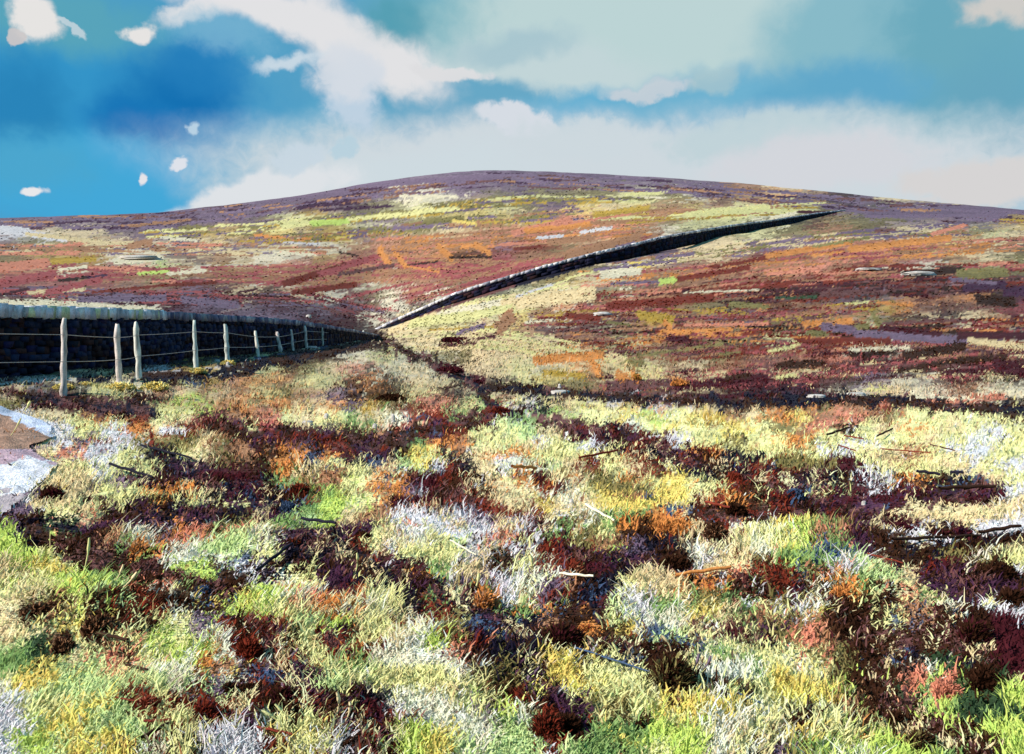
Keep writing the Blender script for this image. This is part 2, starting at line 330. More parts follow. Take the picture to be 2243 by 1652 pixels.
# definite patches; the navy run below the hill wall is painted shade
ST = """0 672 340 680 15 w;0 662 200 668 12 w;0 503 140 524 12 l;0 500 60 505 14 l;60 512 250 532 10 t;250 572 352 562 13 w;352 519 430 526 9 w;130 590 190 583 8 w;131 614 190 607 9 b;190 607 232 602 6 p;306 598 370 594 9 g;370 599 445 592 10 w
112 572 205 566 14 c;280 540 330 528 14 T;350 558 520 545 3 v;200 640 420 618 8 r;380 625 470 618 8 r;60 640 180 632 10 t;0 585 100 575 20 s;0 620 120 600 18 R;100 640 220 612 14 R;0 645 60 632 8 m
170 655 360 652 14 v;400 655 520 668 16 v;0 660 110 662 12 w;110 664 300 676 12 w;300 678 330 682 8 w;520 640 561 632 6 m;640 640 780 622 12 r;740 655 900 618 8 R;620 622 760 580 14 r;700 600 830 560 12 R
640 415 860 400 14 v;860 400 1100 385 12 v;561 440 760 420 14 v;700 460 860 450 8 p;880 428 1000 430 8 w;760 480 1000 456 10 y;620 492 700 486 12 y;680 488 760 484 12 g;860 500 940 496 10 v;930 485 1010 478 12 k;990 483 1040 490 8 a
560 515 620 520 7 o;640 525 680 522 6 o;620 530 700 534 5 l;740 520 770 516 5 a;600 552 692 558 7 w;830 545 850 575 16 o;862 548 886 582 14 o;960 540 985 565 16 o;1040 535 1070 553 14 o;880 582 960 595 5 o;845 548 905 552 4 n;985 563 1075 562 7 b;740 552 785 560 5 b;890 580 960 572 5 b;740 600 860 580 10 M
1121 510 1250 480 12 s;1150 505 1290 490 12 o;1220 492 1380 468 6 s;1270 508 1335 498 9 l;1180 520 1230 516 8 l;1125 545 1185 540 8 r;1200 530 1300 520 14 T;1240 560 1400 520 22 T;1300 470 1420 455 12 c;1500 470 1680 455 14 y;1600 462 1720 460 10 y;1370 425 1450 422 7 y;1410 432 1460 433 4 w;1690 477 1740 466 10 w
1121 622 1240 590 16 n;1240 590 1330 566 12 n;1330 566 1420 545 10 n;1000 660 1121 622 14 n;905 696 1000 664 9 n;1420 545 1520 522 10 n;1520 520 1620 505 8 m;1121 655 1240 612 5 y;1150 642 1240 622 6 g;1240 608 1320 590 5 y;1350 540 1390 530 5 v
850 725 950 688 12 t;960 690 1100 660 14 w;1100 662 1300 632 14 t;1130 650 1210 622 6 l;900 706 1040 690 22 y;1040 690 1130 672 16 y;1320 600 1400 590 22 w;1380 578 1420 580 12 a;1300 590 1480 570 8 v;1440 563 1520 555 10 v;1560 585 1700 560 10 r;1480 612 1640 585 12 r;1445 617 1475 612 14 g;1340 620 1440 617 8 v
1130 668 1300 650 18 t;1330 668 1560 652 16 r;1560 640 1740 618 10 r;1680 600 1800 585 8 s;1600 665 1680 672 12 k;1500 640 1660 634 4 w;1680 560 1860 530 12 o;1860 545 2080 520 14 o;2040 512 2110 492 10 s;1920 506 1955 503 8 n;1830 434 1870 434 5 n;1950 450 2000 448 6 n;1750 463 1830 466 8 m;2065 483 2095 486 4 m;2190 480 2243 482 6 c;1900 470 2200 466 14 v;2060 455 2243 462 12 v;1780 540 1900 520 8 k
1800 645 1880 640 14 n;1830 645 1870 640 7 B;1880 640 2010 630 7 B;1700 652 1790 650 8 D;1980 600 2110 590 14 b;2100 600 2200 595 22 k;2110 630 2200 622 16 p;2200 640 2243 636 20 p;2140 655 2220 662 24 b;1850 665 1900 660 6 y;1920 662 2000 668 7 o;2080 610 2180 620 10 v
1180 697 1240 695 8 r;1240 690 1310 697 14 r;1150 705 1210 700 8 w;1196 730 1360 705 6 B;1330 705 1380 710 8 k;1400 690 1470 700 22 c;1455 705 1470 718 12 o;1500 712 1680 708 8 s;1450 725 1600 722 10 o;1460 742 1510 742 12 m;1440 760 1480 762 6 B;1360 795 1420 770 6 G;1420 775 1580 752 7 G;1380 795 1410 793 12 G;1570 777 1620 770 6 G;1620 760 1700 770 8 r
1170 790 1320 775 20 o;1290 780 1310 815 22 o;1350 820 1370 828 22 o;1385 812 1392 834 16 o;1475 832 1500 838 20 o;1190 815 1280 822 12 c;1330 842 1480 838 20 M;1480 845 1680 828 20 m;1590 825 1640 822 12 b;1650 790 1680 792 6 B
1121 842 1190 852 14 b;1190 852 1300 866 9 b;1300 866 1460 876 10 n;1460 878 1700 880 14 b;1480 870 1700 868 14 m;1700 872 1850 868 14 n;1850 866 2020 872 10 n;2060 892 2243 898 16 b;2160 885 2243 905 10 b;1900 885 2040 878 10 s;2040 880 2200 868 14 s;1980 858 2040 848 10 w;2140 850 2240 860 10 w;1890 853 1950 850 9 y;2000 870 2150 872 6 w
1760 710 1800 705 12 o;1830 706 1865 702 16 o;1874 716 1900 713 12 G;1915 693 1925 712 18 G;1770 728 1805 730 12 G;1800 715 1870 722 16 v;1870 730 2100 745 18 v;2100 745 2220 758 10 v;1940 708 2110 700 8 n;1930 718 2060 730 12 m;2100 735 2243 735 16 m;2120 745 2243 760 14 t;1740 745 1950 745 12 r;1860 778 1960 772 12 b;1980 780 2110 758 20 b;1970 810 2100 788 12 b;2100 788 2200 782 14 b;1860 765 1990 760 8 w;2180 800 2243 810 30 m;1700 800 1800 795 16 b;1700 828 1740 820 8 y;1682 768 1750 755 9 y;2060 815 2160 808 12 m
830 744 870 762 8 m;870 762 960 800 10 b;880 768 900 776 12 m;950 800 985 812 16 m;965 800 1010 812 20 m;1010 820 1020 828 14 b;960 852 1030 838 8 b;1035 828 1058 832 18 m;1050 855 1075 880 12 n;1080 880 1100 905 18 r;1060 870 1120 905 10 n;965 757 1040 750 10 m;1040 742 1080 736 8 m;940 722 1080 715 5 c;1000 730 1060 712 12 v;1090 720 1120 690 30 T
561 790 800 762 12 b;640 776 780 756 8 n;690 760 760 742 12 B;760 745 800 748 8 m;560 784 620 776 6 B;700 752 820 742 4 w;820 740 860 745 8 b;655 762 700 762 6 w
0 855 60 850 8 y;20 862 112 866 12 n;60 880 200 885 16 m;0 880 100 875 12 k;150 872 290 876 6 k;170 880 300 892 10 n;200 892 300 894 14 M;285 880 335 902 22 n;290 858 310 870 22 b;0 830 90 842 6 m;0 840 120 828 5 l;120 835 200 826 4 l;170 830 300 832 14 n;310 822 420 818 14 b;330 838 420 838 12 y;200 845 280 850 14 y;250 840 330 850 18 w;400 835 440 842 8 B;380 872 430 868 10 g;350 890 420 898 18 y;370 830 520 815 6 w;480 826 545 816 12 b;540 800 610 790 14 b
5 898 50 915 14 l;60 925 120 935 20 l;90 930 130 950 22 l;50 960 110 945 14 l;0 940 60 950 40 T;225 945 265 950 12 l;350 940 400 945 14 l;330 945 330 970 14 r;440 905 520 895 8 b;450 930 500 945 24 b;360 965 395 968 12 k;310 985 420 1012 6 n;520 900 560 918 5 b;540 915 555 940 18 y;460 920 520 980 8 b
0 1035 60 1040 60 w;0 1080 30 1070 20 w;0 1015 60 1020 10 p;40 1045 170 1035 16 t;90 1060 200 1048 14 t;30 1098 90 1092 10 t;0 1108 60 1110 30 v;0 1090 60 1088 12 l;95 1066 140 1080 12 b;95 1090 100 1070 10 b;12 1128 38 1132 12 b;62 1146 86 1142 12 n;72 1132 85 1120 14 b;42 1146 45 1165 7 n;52 1168 85 1182 14 n;105 1152 140 1152 8 n;140 1155 168 1160 12 n;40 1165 120 1215 8 n;100 1195 190 1250 14 b;120 1180 250 1170 18 b;130 1205 190 1210 36 b;180 1160 290 1145 20 p;230 1140 330 1128 22 b;200 1240 340 1250 16 b;195 1215 280 1212 18 M;255 1215 275 1195 14 G;290 1220 310 1200 24 o
0 1170 60 1230 36 g;20 1165 60 1215 34 g;80 1200 170 1245 12 y;70 1235 120 1235 12 a;120 1268 170 1262 20 g;200 1278 250 1272 22 G;250 1282 290 1282 16 G;270 1280 250 1310 4 t;285 1282 268 1300 4 t;158 1285 185 1280 7 o;300 1280 360 1270 22 b;350 1265 380 1280 26 s;400 1260 425 1290 26 G;440 1255 455 1275 24 g;370 1225 440 1190 24 w;350 1235 420 1210 18 w;440 1200 520 1195 24 d;360 1190 400 1150 10 s;400 1180 440 1150 10 s;380 1170 395 1160 8 o;320 1135 380 1142 14 o;310 1075 350 1074 10 o;360 1088 395 1085 10 o;440 1295 450 1320 20 B;450 1310 490 1290 24 b;480 1275 560 1225 14 b;490 1258 530 1262 22 b;500 1300 560 1310 20 a
340 1035 440 1030 16 p;440 1040 540 1045 18 m;380 1050 500 1068 5 B;490 1062 560 1090 8 B;545 1085 560 1110 14 B;460 1060 520 1055 6 y;310 1100 400 1118 10 b;420 1130 490 1125 22 b;380 1110 440 1105 14 y;345 1130 420 1128 12 n
561 1075 600 1080 16 b;618 1085 635 1118 16 B;635 1070 665 1080 24 r;590 1095 610 1120 24 m;565 1120 620 1130 18 p;600 1145 645 1150 22 G;660 1120 690 1110 20 G;700 1135 750 1105 18 g;655 1152 760 1175 8 n;780 1170 815 1150 20 p;730 1170 770 1175 20 p;780 1180 805 1178 18 b;720 1185 775 1192 14 r;640 1195 660 1198 18 b;670 1200 720 1225 26 b;700 1210 780 1220 30 p;561 1256 640 1222 9 n;700 1250 760 1245 26 p;800 1240 850 1250 20 n;770 1250 790 1262 14 n;870 1210 1000 1210 20 y;960 1160 1020 1170 22 l;870 1130 960 1140 20 l;860 1100 880 1096 18 m;900 1100 960 1090 24 m;930 1060 1000 1070 26 m;970 1030 990 1025 20 n;1020 1050 1070 1062 8 b;1040 1095 1110 1125 9 r;1000 1080 1040 1092 8 r;1035 1175 1080 1205 8 b;1075 1205 1092 1235 14 b;880 1250 950 1256 10 o;870 1240 910 1242 7 b;960 1240 975 1262 14 G;940 1280 1000 1290 8 l;880 1265 900 1290 14 n;1050 1285 1080 1300 34 o;1000 1270 1040 1282 18 b
561 1300 600 1320 30 g;600 1320 640 1310 16 w;1060 1310 1121 1312 8 G;1060 1330 1110 1345 24 n;1050 1365 1110 1372 16 B;1060 1390 1100 1430 26 n;960 1390 1050 1420 14 r;930 1415 960 1410 22 g;980 1392 1020 1400 12 k;850 1345 960 1360 18 r;700 1380 760 1355 14 g;720 1410 760 1385 20 r;715 1430 740 1450 20 r;770 1420 810 1430 14 r;690 1430 720 1490 34 y;820 1440 960 1460 40 w;820 1500 960 1490 60 y;880 1540 980 1570 50 w;740 1490 800 1480 18 G;780 1530 800 1545 14 n;790 1560 830 1575 22 m;600 1510 640 1590 44 b;640 1560 680 1555 20 b;700 1555 760 1575 30 b;720 1580 830 1595 24 b;800 1580 860 1640 22 r;810 1620 850 1650 30 b;590 1500 610 1480 22 B;600 1450 640 1460 18 m;640 1455 655 1452 12 B;565 1380 610 1400 24 p;575 1395 600 1430 12 b;560 1340 640 1360 20 y;660 1610 720 1590 30 y;570 1580 620 1615 5 y;590 1568 620 1612 4 y
1121 1350 1180 1340 30 n;1121 1440 1200 1430 30 n;1200 1400 1260 1410 50 b;1220 1380 1290 1340 30 b;1268 1372 1300 1368 20 o;1121 1345 1150 1360 16 B;1150 1420 1210 1405 16 n;1180 1450 1230 1480 34 a;1270 1440 1300 1480 20 n;1350 1410 1380 1440 30 m;1420 1440 1500 1440 30 b;1440 1470 1480 1540 36 b;1480 1500 1520 1540 20 b;1550 1520 1590 1500 14 b;1520 1500 1580 1550 8 b;1200 1520 1260 1570 18 p;1130 1540 1150 1535 22 r;1190 1580 1220 1620 54 r;1220 1575 1260 1595 34 b;1230 1615 1270 1610 26 b;1390 1600 1420 1590 22 b;1260 1560 1290 1610 14 p;1300 1600 1400 1610 30 G;1320 1600 1400 1640 8 a;1280 1480 1400 1500 30 y;1230 1480 1260 1510 24 a;1420 1610 1520 1630 36 g;1560 1490 1660 1480 36 w;1540 1560 1600 1580 24 a;1450 1550 1520 1570 24 a;1121 1600 1170 1640 40 d;1440 1395 1560 1450 7 B;1560 1440 1600 1450 16 G;1620 1470 1680 1492 8 G
1350 1150 1440 1160 18 o;1440 1145 1500 1150 26 o;1345 1163 1430 1160 8 b;1400 1155 1430 1160 14 b;1600 1110 1630 1120 28 b;1550 1125 1590 1160 16 r;1560 1150 1580 1180 30 b;1540 1120 1560 1140 10 B;1510 1175 1525 1168 6 b;1640 1130 1680 1145 22 b;1610 1085 1680 1090 8 b;1580 1030 1620 1060 22 n;1600 1065 1620 1068 24 r;1650 1050 1680 1060 14 r;1470 1020 1560 1040 20 n;1500 1010 1520 1020 14 r;1310 1060 1420 1070 14 k;1370 1110 1430 1100 20 a;1440 1085 1500 1080 26 a;1460 1110 1470 1125 12 B;1370 1210 1430 1190 16 v;1420 1190 1450 1220 24 n;1450 1210 1510 1245 24 b;1300 1230 1380 1260 26 b;1240 1210 1300 1190 22 r;1190 1190 1230 1180 20 r;1300 1200 1350 1220 10 G;1270 1290 1300 1320 20 n;1340 1270 1380 1255 16 n;1390 1240 1400 1260 12 n;1280 1240 1330 1250 20 m;1160 1260 1240 1250 10 w;1400 1280 1500 1300 40 t;1380 1300 1420 1330 20 l;1505 1270 1530 1290 10 b;1480 1295 1600 1290 8 o;1600 1300 1680 1310 12 b;1540 1250 1640 1240 26 t;1121 1315 1180 1318 8 G;1430 1325 1490 1315 10 G
1725 1080 1738 1100 26 B;1700 1010 1790 1020 20 k;1840 1030 1890 1035 22 m;1800 1050 1860 1060 20 b;1860 1055 1900 1058 6 n;1920 1030 1980 1045 7 b;1980 1048 2000 1052 6 o;2005 1053 2062 1058 8 n;2080 1052 2110 1056 8 n;2060 1065 2110 1062 6 B;1965 1070 2040 1088 6 r;2060 1082 2180 1080 20 b;2060 1100 2130 1110 12 m;1820 1090 1900 1100 20 m;1880 1105 1960 1110 8 B;1800 1105 1860 1140 26 m;1690 1120 1760 1115 16 m;1730 1140 1760 1120 18 r;1850 1130 1890 1155 10 m;1700 1150 1720 1165 18 a;1780 1140 1820 1150 18 G;1945 1135 1990 1155 22 m;1995 1134 2025 1144 6 m;2040 1155 2090 1165 26 b;2090 1145 2130 1170 14 m;1890 1182 1925 1200 14 b;1870 1205 1900 1205 22 p;1955 1218 2140 1190 14 b;2145 1180 2240 1180 20 b;1960 1225 2020 1232 16 b;2010 1215 2110 1225 16 k;1950 1225 1970 1240 18 p;1700 1225 1820 1250 24 G;1800 1218 1830 1240 20 B;1720 1212 1800 1250 6 B;2040 1260 2100 1270 24 p;2050 1250 2070 1275 18 r;2170 1250 2215 1260 36 b;2100 1275 2150 1280 22 b;2200 1300 2243 1310 44 b;2120 1300 2160 1300 16 p;1825 1312 1855 1306 20 o;1900 1290 1960 1280 20 d;2080 1310 2140 1325 20 p;1690 1270 1740 1300 16 r;1750 1300 1780 1330 12 b;1900 1240 1980 1262 5 r;2000 1115 2200 1130 40 t;1990 1160 2080 1190 24 l;2140 1150 2240 1150 24 l
1820 1360 1890 1400 40 b;1850 1330 1890 1390 30 b;1930 1345 1960 1335 20 b;1910 1425 2000 1412 12 B;2010 1390 2040 1385 10 B;1950 1400 2020 1400 30 b;2000 1430 2030 1434 12 n;2040 1430 2090 1430 16 b;2120 1340 2160 1400 30 b;2120 1420 2150 1440 42 b;2180 1380 2243 1400 50 m;2190 1440 2230 1480 50 m;2140 1500 2170 1450 44 b;2100 1450 2120 1470 14 n;2030 1440 2090 1470 22 D;2050 1510 2090 1480 24 s;1900 1460 1930 1540 40 b;1860 1480 1900 1440 20 b;1950 1510 1965 1560 24 b;1930 1450 1960 1480 18 b;2000 1570 2040 1560 26 b;1990 1600 2030 1590 46 b;2040 1560 2080 1580 30 b;2080 1600 2130 1570 26 b;2130 1620 2180 1640 40 b;2160 1600 2185 1605 12 b;1730 1578 1790 1560 18 b;1730 1592 1775 1590 10 b;1850 1568 1930 1578 8 b;2050 1530 2080 1550 34 g;2100 1530 2150 1550 30 D;2170 1540 2240 1560 22 D;2200 1520 2243 1540 30 g;1700 1500 1800 1520 40 a;1920 1600 2000 1640 50 g;2100 1640 2120 1600 20 G
0 1450 60 1430 50 G;60 1430 120 1420 20 D;50 1360 130 1340 20 b;100 1340 120 1345 16 T;200 1350 230 1400 22 b;180 1395 220 1405 18 b;120 1420 150 1385 24 b;300 1390 340 1378 14 b;265 1402 300 1365 4 r;300 1368 360 1350 10 r;340 1335 430 1340 20 b;440 1340 480 1335 20 b;470 1370 520 1385 14 r;520 1400 560 1440 36 r;520 1380 545 1385 9 B;490 1350 505 1362 16 p;240 1420 280 1428 8 b;280 1462 320 1478 6 b;30 1500 120 1470 24 a;60 1540 110 1540 24 y;0 1550 40 1600 50 l;0 1620 20 1640 40 l;100 1590 200 1540 22 a;150 1640 260 1600 26 a;260 1560 310 1620 50 d;30 1600 100 1620 26 g;320 1530 340 1565 24 r;290 1520 330 1530 12 r;360 1545 410 1545 12 r;440 1540 470 1590 40 r;500 1540 560 1550 18 r;500 1508 530 1512 30 b;535 1510 560 1515 30 b;520 1560 550 1600 40 p;480 1560 490 1585 12 p;315 1606 370 1606 7 r;310 1638 370 1612 8 b;340 1625 375 1625 7 r;250 1632 305 1628 6 r;430 1620 465 1605 5 b;370 1645 430 1625 6 b;440 1620 490 1640 26 l;480 1620 560 1640 40 l;400 1450 450 1400 16 w;430 1470 450 1440 14 o;470 1450 490 1420 14 w"""
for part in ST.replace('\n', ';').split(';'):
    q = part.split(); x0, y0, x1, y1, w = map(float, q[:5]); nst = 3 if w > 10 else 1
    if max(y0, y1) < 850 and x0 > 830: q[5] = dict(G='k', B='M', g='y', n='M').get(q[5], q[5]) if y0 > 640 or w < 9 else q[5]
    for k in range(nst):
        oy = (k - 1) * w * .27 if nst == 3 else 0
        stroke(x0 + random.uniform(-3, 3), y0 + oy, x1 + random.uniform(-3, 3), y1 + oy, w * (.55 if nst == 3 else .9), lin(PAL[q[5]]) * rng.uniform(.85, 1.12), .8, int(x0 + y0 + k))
def band(pts, w, cols, dens=1.0):
    for (xa, ya), (xb, yb) in zip(pts[:-1], pts[1:]):
        n_ = int(math.hypot(xb - xa, yb - ya) * w / 95 * dens) + 2
        for _ in range(n_):
            f = random.random(); o_ = random.gauss(0, .3) * w; x = xa + (xb - xa) * f + random.gauss(0, 5); y = ya + (yb - ya) * f + o_
            a = math.atan2(yb - ya, xb - xa) + random.gauss(0, .5); l_ = random.uniform(10, 26)
            stroke(x - math.cos(a) * l_, y - math.sin(a) * l_, x + math.cos(a) * l_, y + math.sin(a) * l_, random.uniform(5, 12), lin(PAL[random.choice(cols)]) * random.uniform(.7, 1.3), .8, _)
for q in [([(1215, 925), (1300, 945), (1400, 975), (1500, 1008), (1600, 1035), (1720, 1052), (1840, 1062)], 30, 'mmbbrpn'),
 ([(1700, 1095), (1850, 1112), (1930, 1102), (2050, 1085), (2180, 1080)], 20, 'mmbp'), ([(290, 1045), (420, 1052), (560, 1080), (640, 1108)], 30, 'mpbbnm'),
 ([(60, 1160), (140, 1205), (220, 1235), (340, 1248), (430, 1285), (520, 1300)], 26, 'bbbmM'), ([(300, 1140), (420, 1125), (520, 1115)], 18, 'bnpm'),
 ([(640, 1190), (740, 1195), (800, 1235), (880, 1265), (1000, 1295), (1110, 1350), (1140, 1430), (1190, 1490)], 34, 'bpnbmn'),
 ([(520, 1370), (580, 1395), (620, 1450), (640, 1540), (760, 1580), (850, 1630)], 34, 'rbmbp'), ([(430, 1560), (560, 1550)], 36, 'rbrm'),
 ([(1130, 1370), (1280, 1415), (1400, 1430), (1480, 1540)], 36, 'bbnmb'), ([(1230, 1180), (1300, 1210), (1420, 1230), (1500, 1250)], 24, 'mbnp'),
 ([(1820, 1330), (1900, 1400), (1950, 1520), (2050, 1590), (2160, 1630)], 46, 'bbbm'), ([(1900, 1400), (2060, 1400), (2150, 1450)], 40, 'bbmb'),
 ([(440, 905), (560, 955), (700, 962), (830, 970), (900, 945), (1000, 930), (1090, 905)], 24, 'bmbrp'), ([(560, 1250), (660, 1205)], 10, 'nb'),
 ([(1500, 1130), (1600, 1125), (1720, 1115), (1850, 1140)], 22, 'bmrb'), ([(1960, 1225), (2100, 1200), (2240, 1180)], 14, 'bbn'), ([(2020, 1270), (2240, 1300)], 26, 'pbm'),
 ([(1000, 1020), (960, 1065), (1040, 1100)], 22, 'mbr'), ([(700, 1390), (760, 1430)], 16, 'rmp'), ([(20, 862), (160, 876), (310, 895)], 20, 'bnmM'),
 ([(1060, 845), (1180, 851), (1300, 866), (1460, 876), (1700, 876), (1850, 868), (2060, 886), (2260, 898)], 9, 'nbbm'),
 ([(1080, 848), (1300, 869), (1460, 878), (1700, 879), (1850, 876), (2060, 892), (2260, 902)], 7, 'nb'),
 ([(830, 742), (880, 770), (960, 803), (1040, 838), (1080, 890), (1220, 930)], 8, 'bbmn'), ([(330, 838), (440, 822), (600, 790), (700, 775), (840, 745)], 12, 'bnb')]:
    band(q[0], q[1] * 1.15, q[2].replace('m', 'M', 1) + ('t' if q[1] > 26 else ''), .85)
ALB = 0.95
duller = np.interp(gy, [360, 520, 700, 780, 850, 900], [.82, .68, .68, .76, .84, 1.0])[..., None]   # darkening put into the hill's colours to offset the full sun there
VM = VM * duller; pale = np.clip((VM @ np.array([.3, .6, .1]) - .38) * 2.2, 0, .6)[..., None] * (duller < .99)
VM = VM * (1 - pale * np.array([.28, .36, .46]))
def vcol(x, y):
    """colour of the growth rooted at the spot seen along (x, y)"""
    x = np.mod(np.asarray(x, float), 2 * W0); x = np.where(x > W0, 2 * W0 - x, x)
    y = np.asarray(y, float); y = np.where(y > H0, 2 * H0 - y, y)
    i = np.clip((x / PX), 0, MW - 1).astype(int); j = np.clip((y - Y0) / PX, 0, MH - 1).astype(int)
    return np.clip(VM[j, i] * ALB, .004, .82)

# ------------------------------------------------------------------ helpers for objects
COL = scene.collection
def tag(o, label=None, cat=None, group=None, kind=None):
    if label: o['label'] = label
    if cat: o['category'] = cat
    if group: o['group'] = group
    if kind: o['kind'] = kind
    return o
def empty(name, loc, label, cat, group=None):
    o = bpy.data.objects.new(name, None); COL.objects.link(o); o.location = loc; o.empty_display_size = .1
    return tag(o, label, cat, group)
def mesh_np(name, V, Fc, n, mat, cols=None, parent=None, smooth_=False, origin=None):
    """V (N,3), Fc flat index array with n corners per face"""
    V = np.asarray(V, np.float32); me = bpy.data.meshes.new(name)
    if origin is not None: V = V - np.asarray(origin, np.float32)
    Fc = np.asarray(Fc, np.int32).ravel(); nf = len(Fc) // n
    me.vertices.add(len(V)); me.vertices.foreach_set('co', V.ravel())
    me.loops.add(len(Fc)); me.loops.foreach_set('vertex_index', Fc)
    me.polygons.add(nf); me.polygons.foreach_set('loop_start', np.arange(nf, dtype=np.int32) * n)
    me.update(calc_edges=True)
    if smooth_: me.polygons.foreach_set('use_smooth', np.ones(nf, bool))
    if cols is not None:
        a = me.color_attributes.new('growth', 'FLOAT_COLOR', 'POINT')
        c4 = np.ones((len(V), 4), np.float32); c4[:, :3] = cols; a.data.foreach_set('color', c4.ravel())
    me.materials.append(mat); me.validate()
    o = bpy.data.objects.new(name, me); COL.objects.link(o)
    if parent is not None:
        o.parent = parent
    elif origin is not None: o.location = origin
    return o
def material(name, kind):
    m = bpy.data.materials.new(name); m.use_nodes = True; t = m.node_tree; t.nodes.clear(); n = t.nodes; l = t.links
    o = n.new('ShaderNodeOutputMaterial'); at = n.new('ShaderNodeAttribute'); at.attribute_name = 'growth'
    tcn = n.new('ShaderNodeTexCoord')
    def nz(s, d=4):
        q = n.new('ShaderNodeTexNoise'); q.inputs['Scale'].default_value = s; q.inputs['Detail'].default_value = d
        l.new(tcn.outputs['Object'], q.inputs['Vector']); return q
    if kind == 'leaf':
        gm = n.new('ShaderNodeNewGeometry'); nm1 = n.new('ShaderNodeVectorMath'); nm1.operation = 'ADD'; nm1.inputs[1].default_value = (-.45, -.3, 1.6)
        l.new(gm.outputs['Normal'], nm1.inputs[0]); nm2 = n.new('ShaderNodeVectorMath'); nm2.operation = 'NORMALIZE'; l.new(nm1.outputs[0], nm2.inputs[0])
        df = n.new('ShaderNodeBsdfDiffuse'); l.new(nm2.outputs[0], df.inputs['Normal']); tr = n.new('ShaderNodeBsdfTranslucent'); mx = n.new('ShaderNodeMixShader'); mx.inputs[0].default_value = .3
        l.new(at.outputs['Color'], df.inputs[0]); l.new(at.outputs['Color'], tr.inputs[0])
        l.new(df.outputs[0], mx.inputs[1]); l.new(tr.outputs[0], mx.inputs[2]); l.new(mx.outputs[0], o.inputs[0]); return m
    p = n.new('ShaderNodeBsdfPrincipled'); p.inputs['Roughness'].default_value = .9; p.inputs['Specular IOR Level'].default_value = .15
    l.new(p.outputs[0], o.inputs[0])
    s1, s2, amp, bs, bd = dict(soil=(14, 90, .38, 40, .03), hillside=(.9, 5, .34, 1.3, .25), stone=(5, 40, .5, 22, .02), wood=(6, 60, .3, 50, .006))[kind]
    a = nz(s1); b = nz(s2, 3)
    mul = n.new('ShaderNodeMath'); mul.operation = 'ADD'; l.new(a.outputs['Fac'], mul.inputs[0]); l.new(b.outputs['Fac'], mul.inputs[1])
    mr = n.new('ShaderNodeMapRange'); mr.inputs['From Min'].default_value = .6; mr.inputs['From Max'].default_value = 1.4
    mr.inputs['To Min'].default_value = 1 - amp; mr.inputs['To Max'].default_value = 1 + amp; l.new(mul.outputs[0], mr.inputs['Value'])
    sc2 = n.new('ShaderNodeVectorMath'); sc2.operation = 'SCALE'; l.new(at.outputs['Color'], sc2.inputs[0]); l.new(mr.outputs[0], sc2.inputs['Scale'])
    l.new(sc2.outputs[0], p.inputs['Base Color'])
    bp = n.new('ShaderNodeBump'); bp.inputs['Distance'].default_value = bd; bp.inputs['Strength'].default_value = .8
    q = nz(bs, 5); l.new(q.outputs['Fac'], bp.inputs['Height']); l.new(bp.outputs[0], p.inputs['Normal'])
    return m
M_leaf = material('moor_growth', 'leaf'); M_soil = material('peat_and_turf', 'soil'); M_hill = material('moor_hillside', 'hillside')
M_stone = material('gritstone', 'stone'); M_wood = material('weathered_wood', 'wood'); M_path = material('worn_path', 'soil')

# ------------------------------------------------------------------ ground and hill sheets
fine_x = np.concatenate([np.arange(-1500, -120, 9.0), np.arange(-120, 2364, 3.4), np.arange(2366, 3750, 9.0)])
side_l = CX + F * np.tan(np.radians(np.linspace(-86, -36, 26)))[:-1]; side_r = CX + F * np.tan(np.radians(np.linspace(36, 86, 26)))[1:]
colx = np.concatenate([side_l[side_l < -1510], fine_x, side_r[side_r > 3760]])
ys = np.concatenate([[6.5e4, 2.4e4, 9000, 5200, 3600, 2800, 2300, 2000, 1850, 1750], np.arange(1690, 880, -2.6)])
drow = 1.63 * F / (ys - HZ)
drow = np.concatenate([drow, np.exp(np.linspace(math.log(drow[-1]), math.log(700), 330))[1:], [760, 850, 1000, 1400, 2500, 6000, 20000]])
SPL = int(np.searchsorted(drow, 62))
def sheet(name, d, mat, kind='structure'):
    DX, DD = np.meshgrid(colx, d); n0, n1 = DX.shape
    # beyond the picture the columns fan out by angle; keep their reach bounded
    lim = np.clip(np.abs(DX - CX), 0, 2.2 * F); dd = DD * np.where(np.abs(DX - CX) > 1.4 * F, np.sqrt(1 + (lim / F) ** 2) / np.sqrt(1 + ((DX - CX) / F) ** 2), 1)
    zz = zbase(DX.ravel(), DD.ravel()); X = ((DX - CX) / F * dd).ravel(); Y = dd.ravel()
    V = np.stack([X, Y, zz + zrel(X, Y, DD.ravel())], 1)
    yi = HZ - F * V[:, 2] / Y
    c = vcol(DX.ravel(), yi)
    c = c * (1 + (hsh((X * 97 / np.maximum(Y, 1) * 10).astype(int), (np.log(Y) * 900).astype(int), 5) - .5)[:, None] * .25)
    i = np.arange(n0 - 1)[:, None] * n1 + np.arange(n1 - 1)[None, :]
    Fc = np.stack([i, i + 1, i + n1 + 1, i + n1], -1).reshape(-1)
    return tag(mesh_np(name, V, Fc, 4, mat, c, smooth_=True), kind=kind)
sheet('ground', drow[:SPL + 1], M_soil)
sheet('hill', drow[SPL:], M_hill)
# ground behind the viewer
bx_ = np.linspace(-60, 60, 25); by_ = np.linspace(-60, .0, 13); BX, BY = np.meshgrid(bx_, by_)
V = np.stack([BX.ravel(), BY.ravel(), -1.66 + fbm(BX.ravel() / 6, BY.ravel() / 6, 9) * .05 - .03], 1)
i = np.arange(12)[:, None] * 25 + np.arange(24)[None, :]
tag(mesh_np('ground', V, np.stack([i, i + 1, i + 26, i + 25], -1).reshape(-1), 4, M_soil, np.tile(lin(PAL['g']) * .6, (len(V), 1)), smooth_=True), kind='structure')

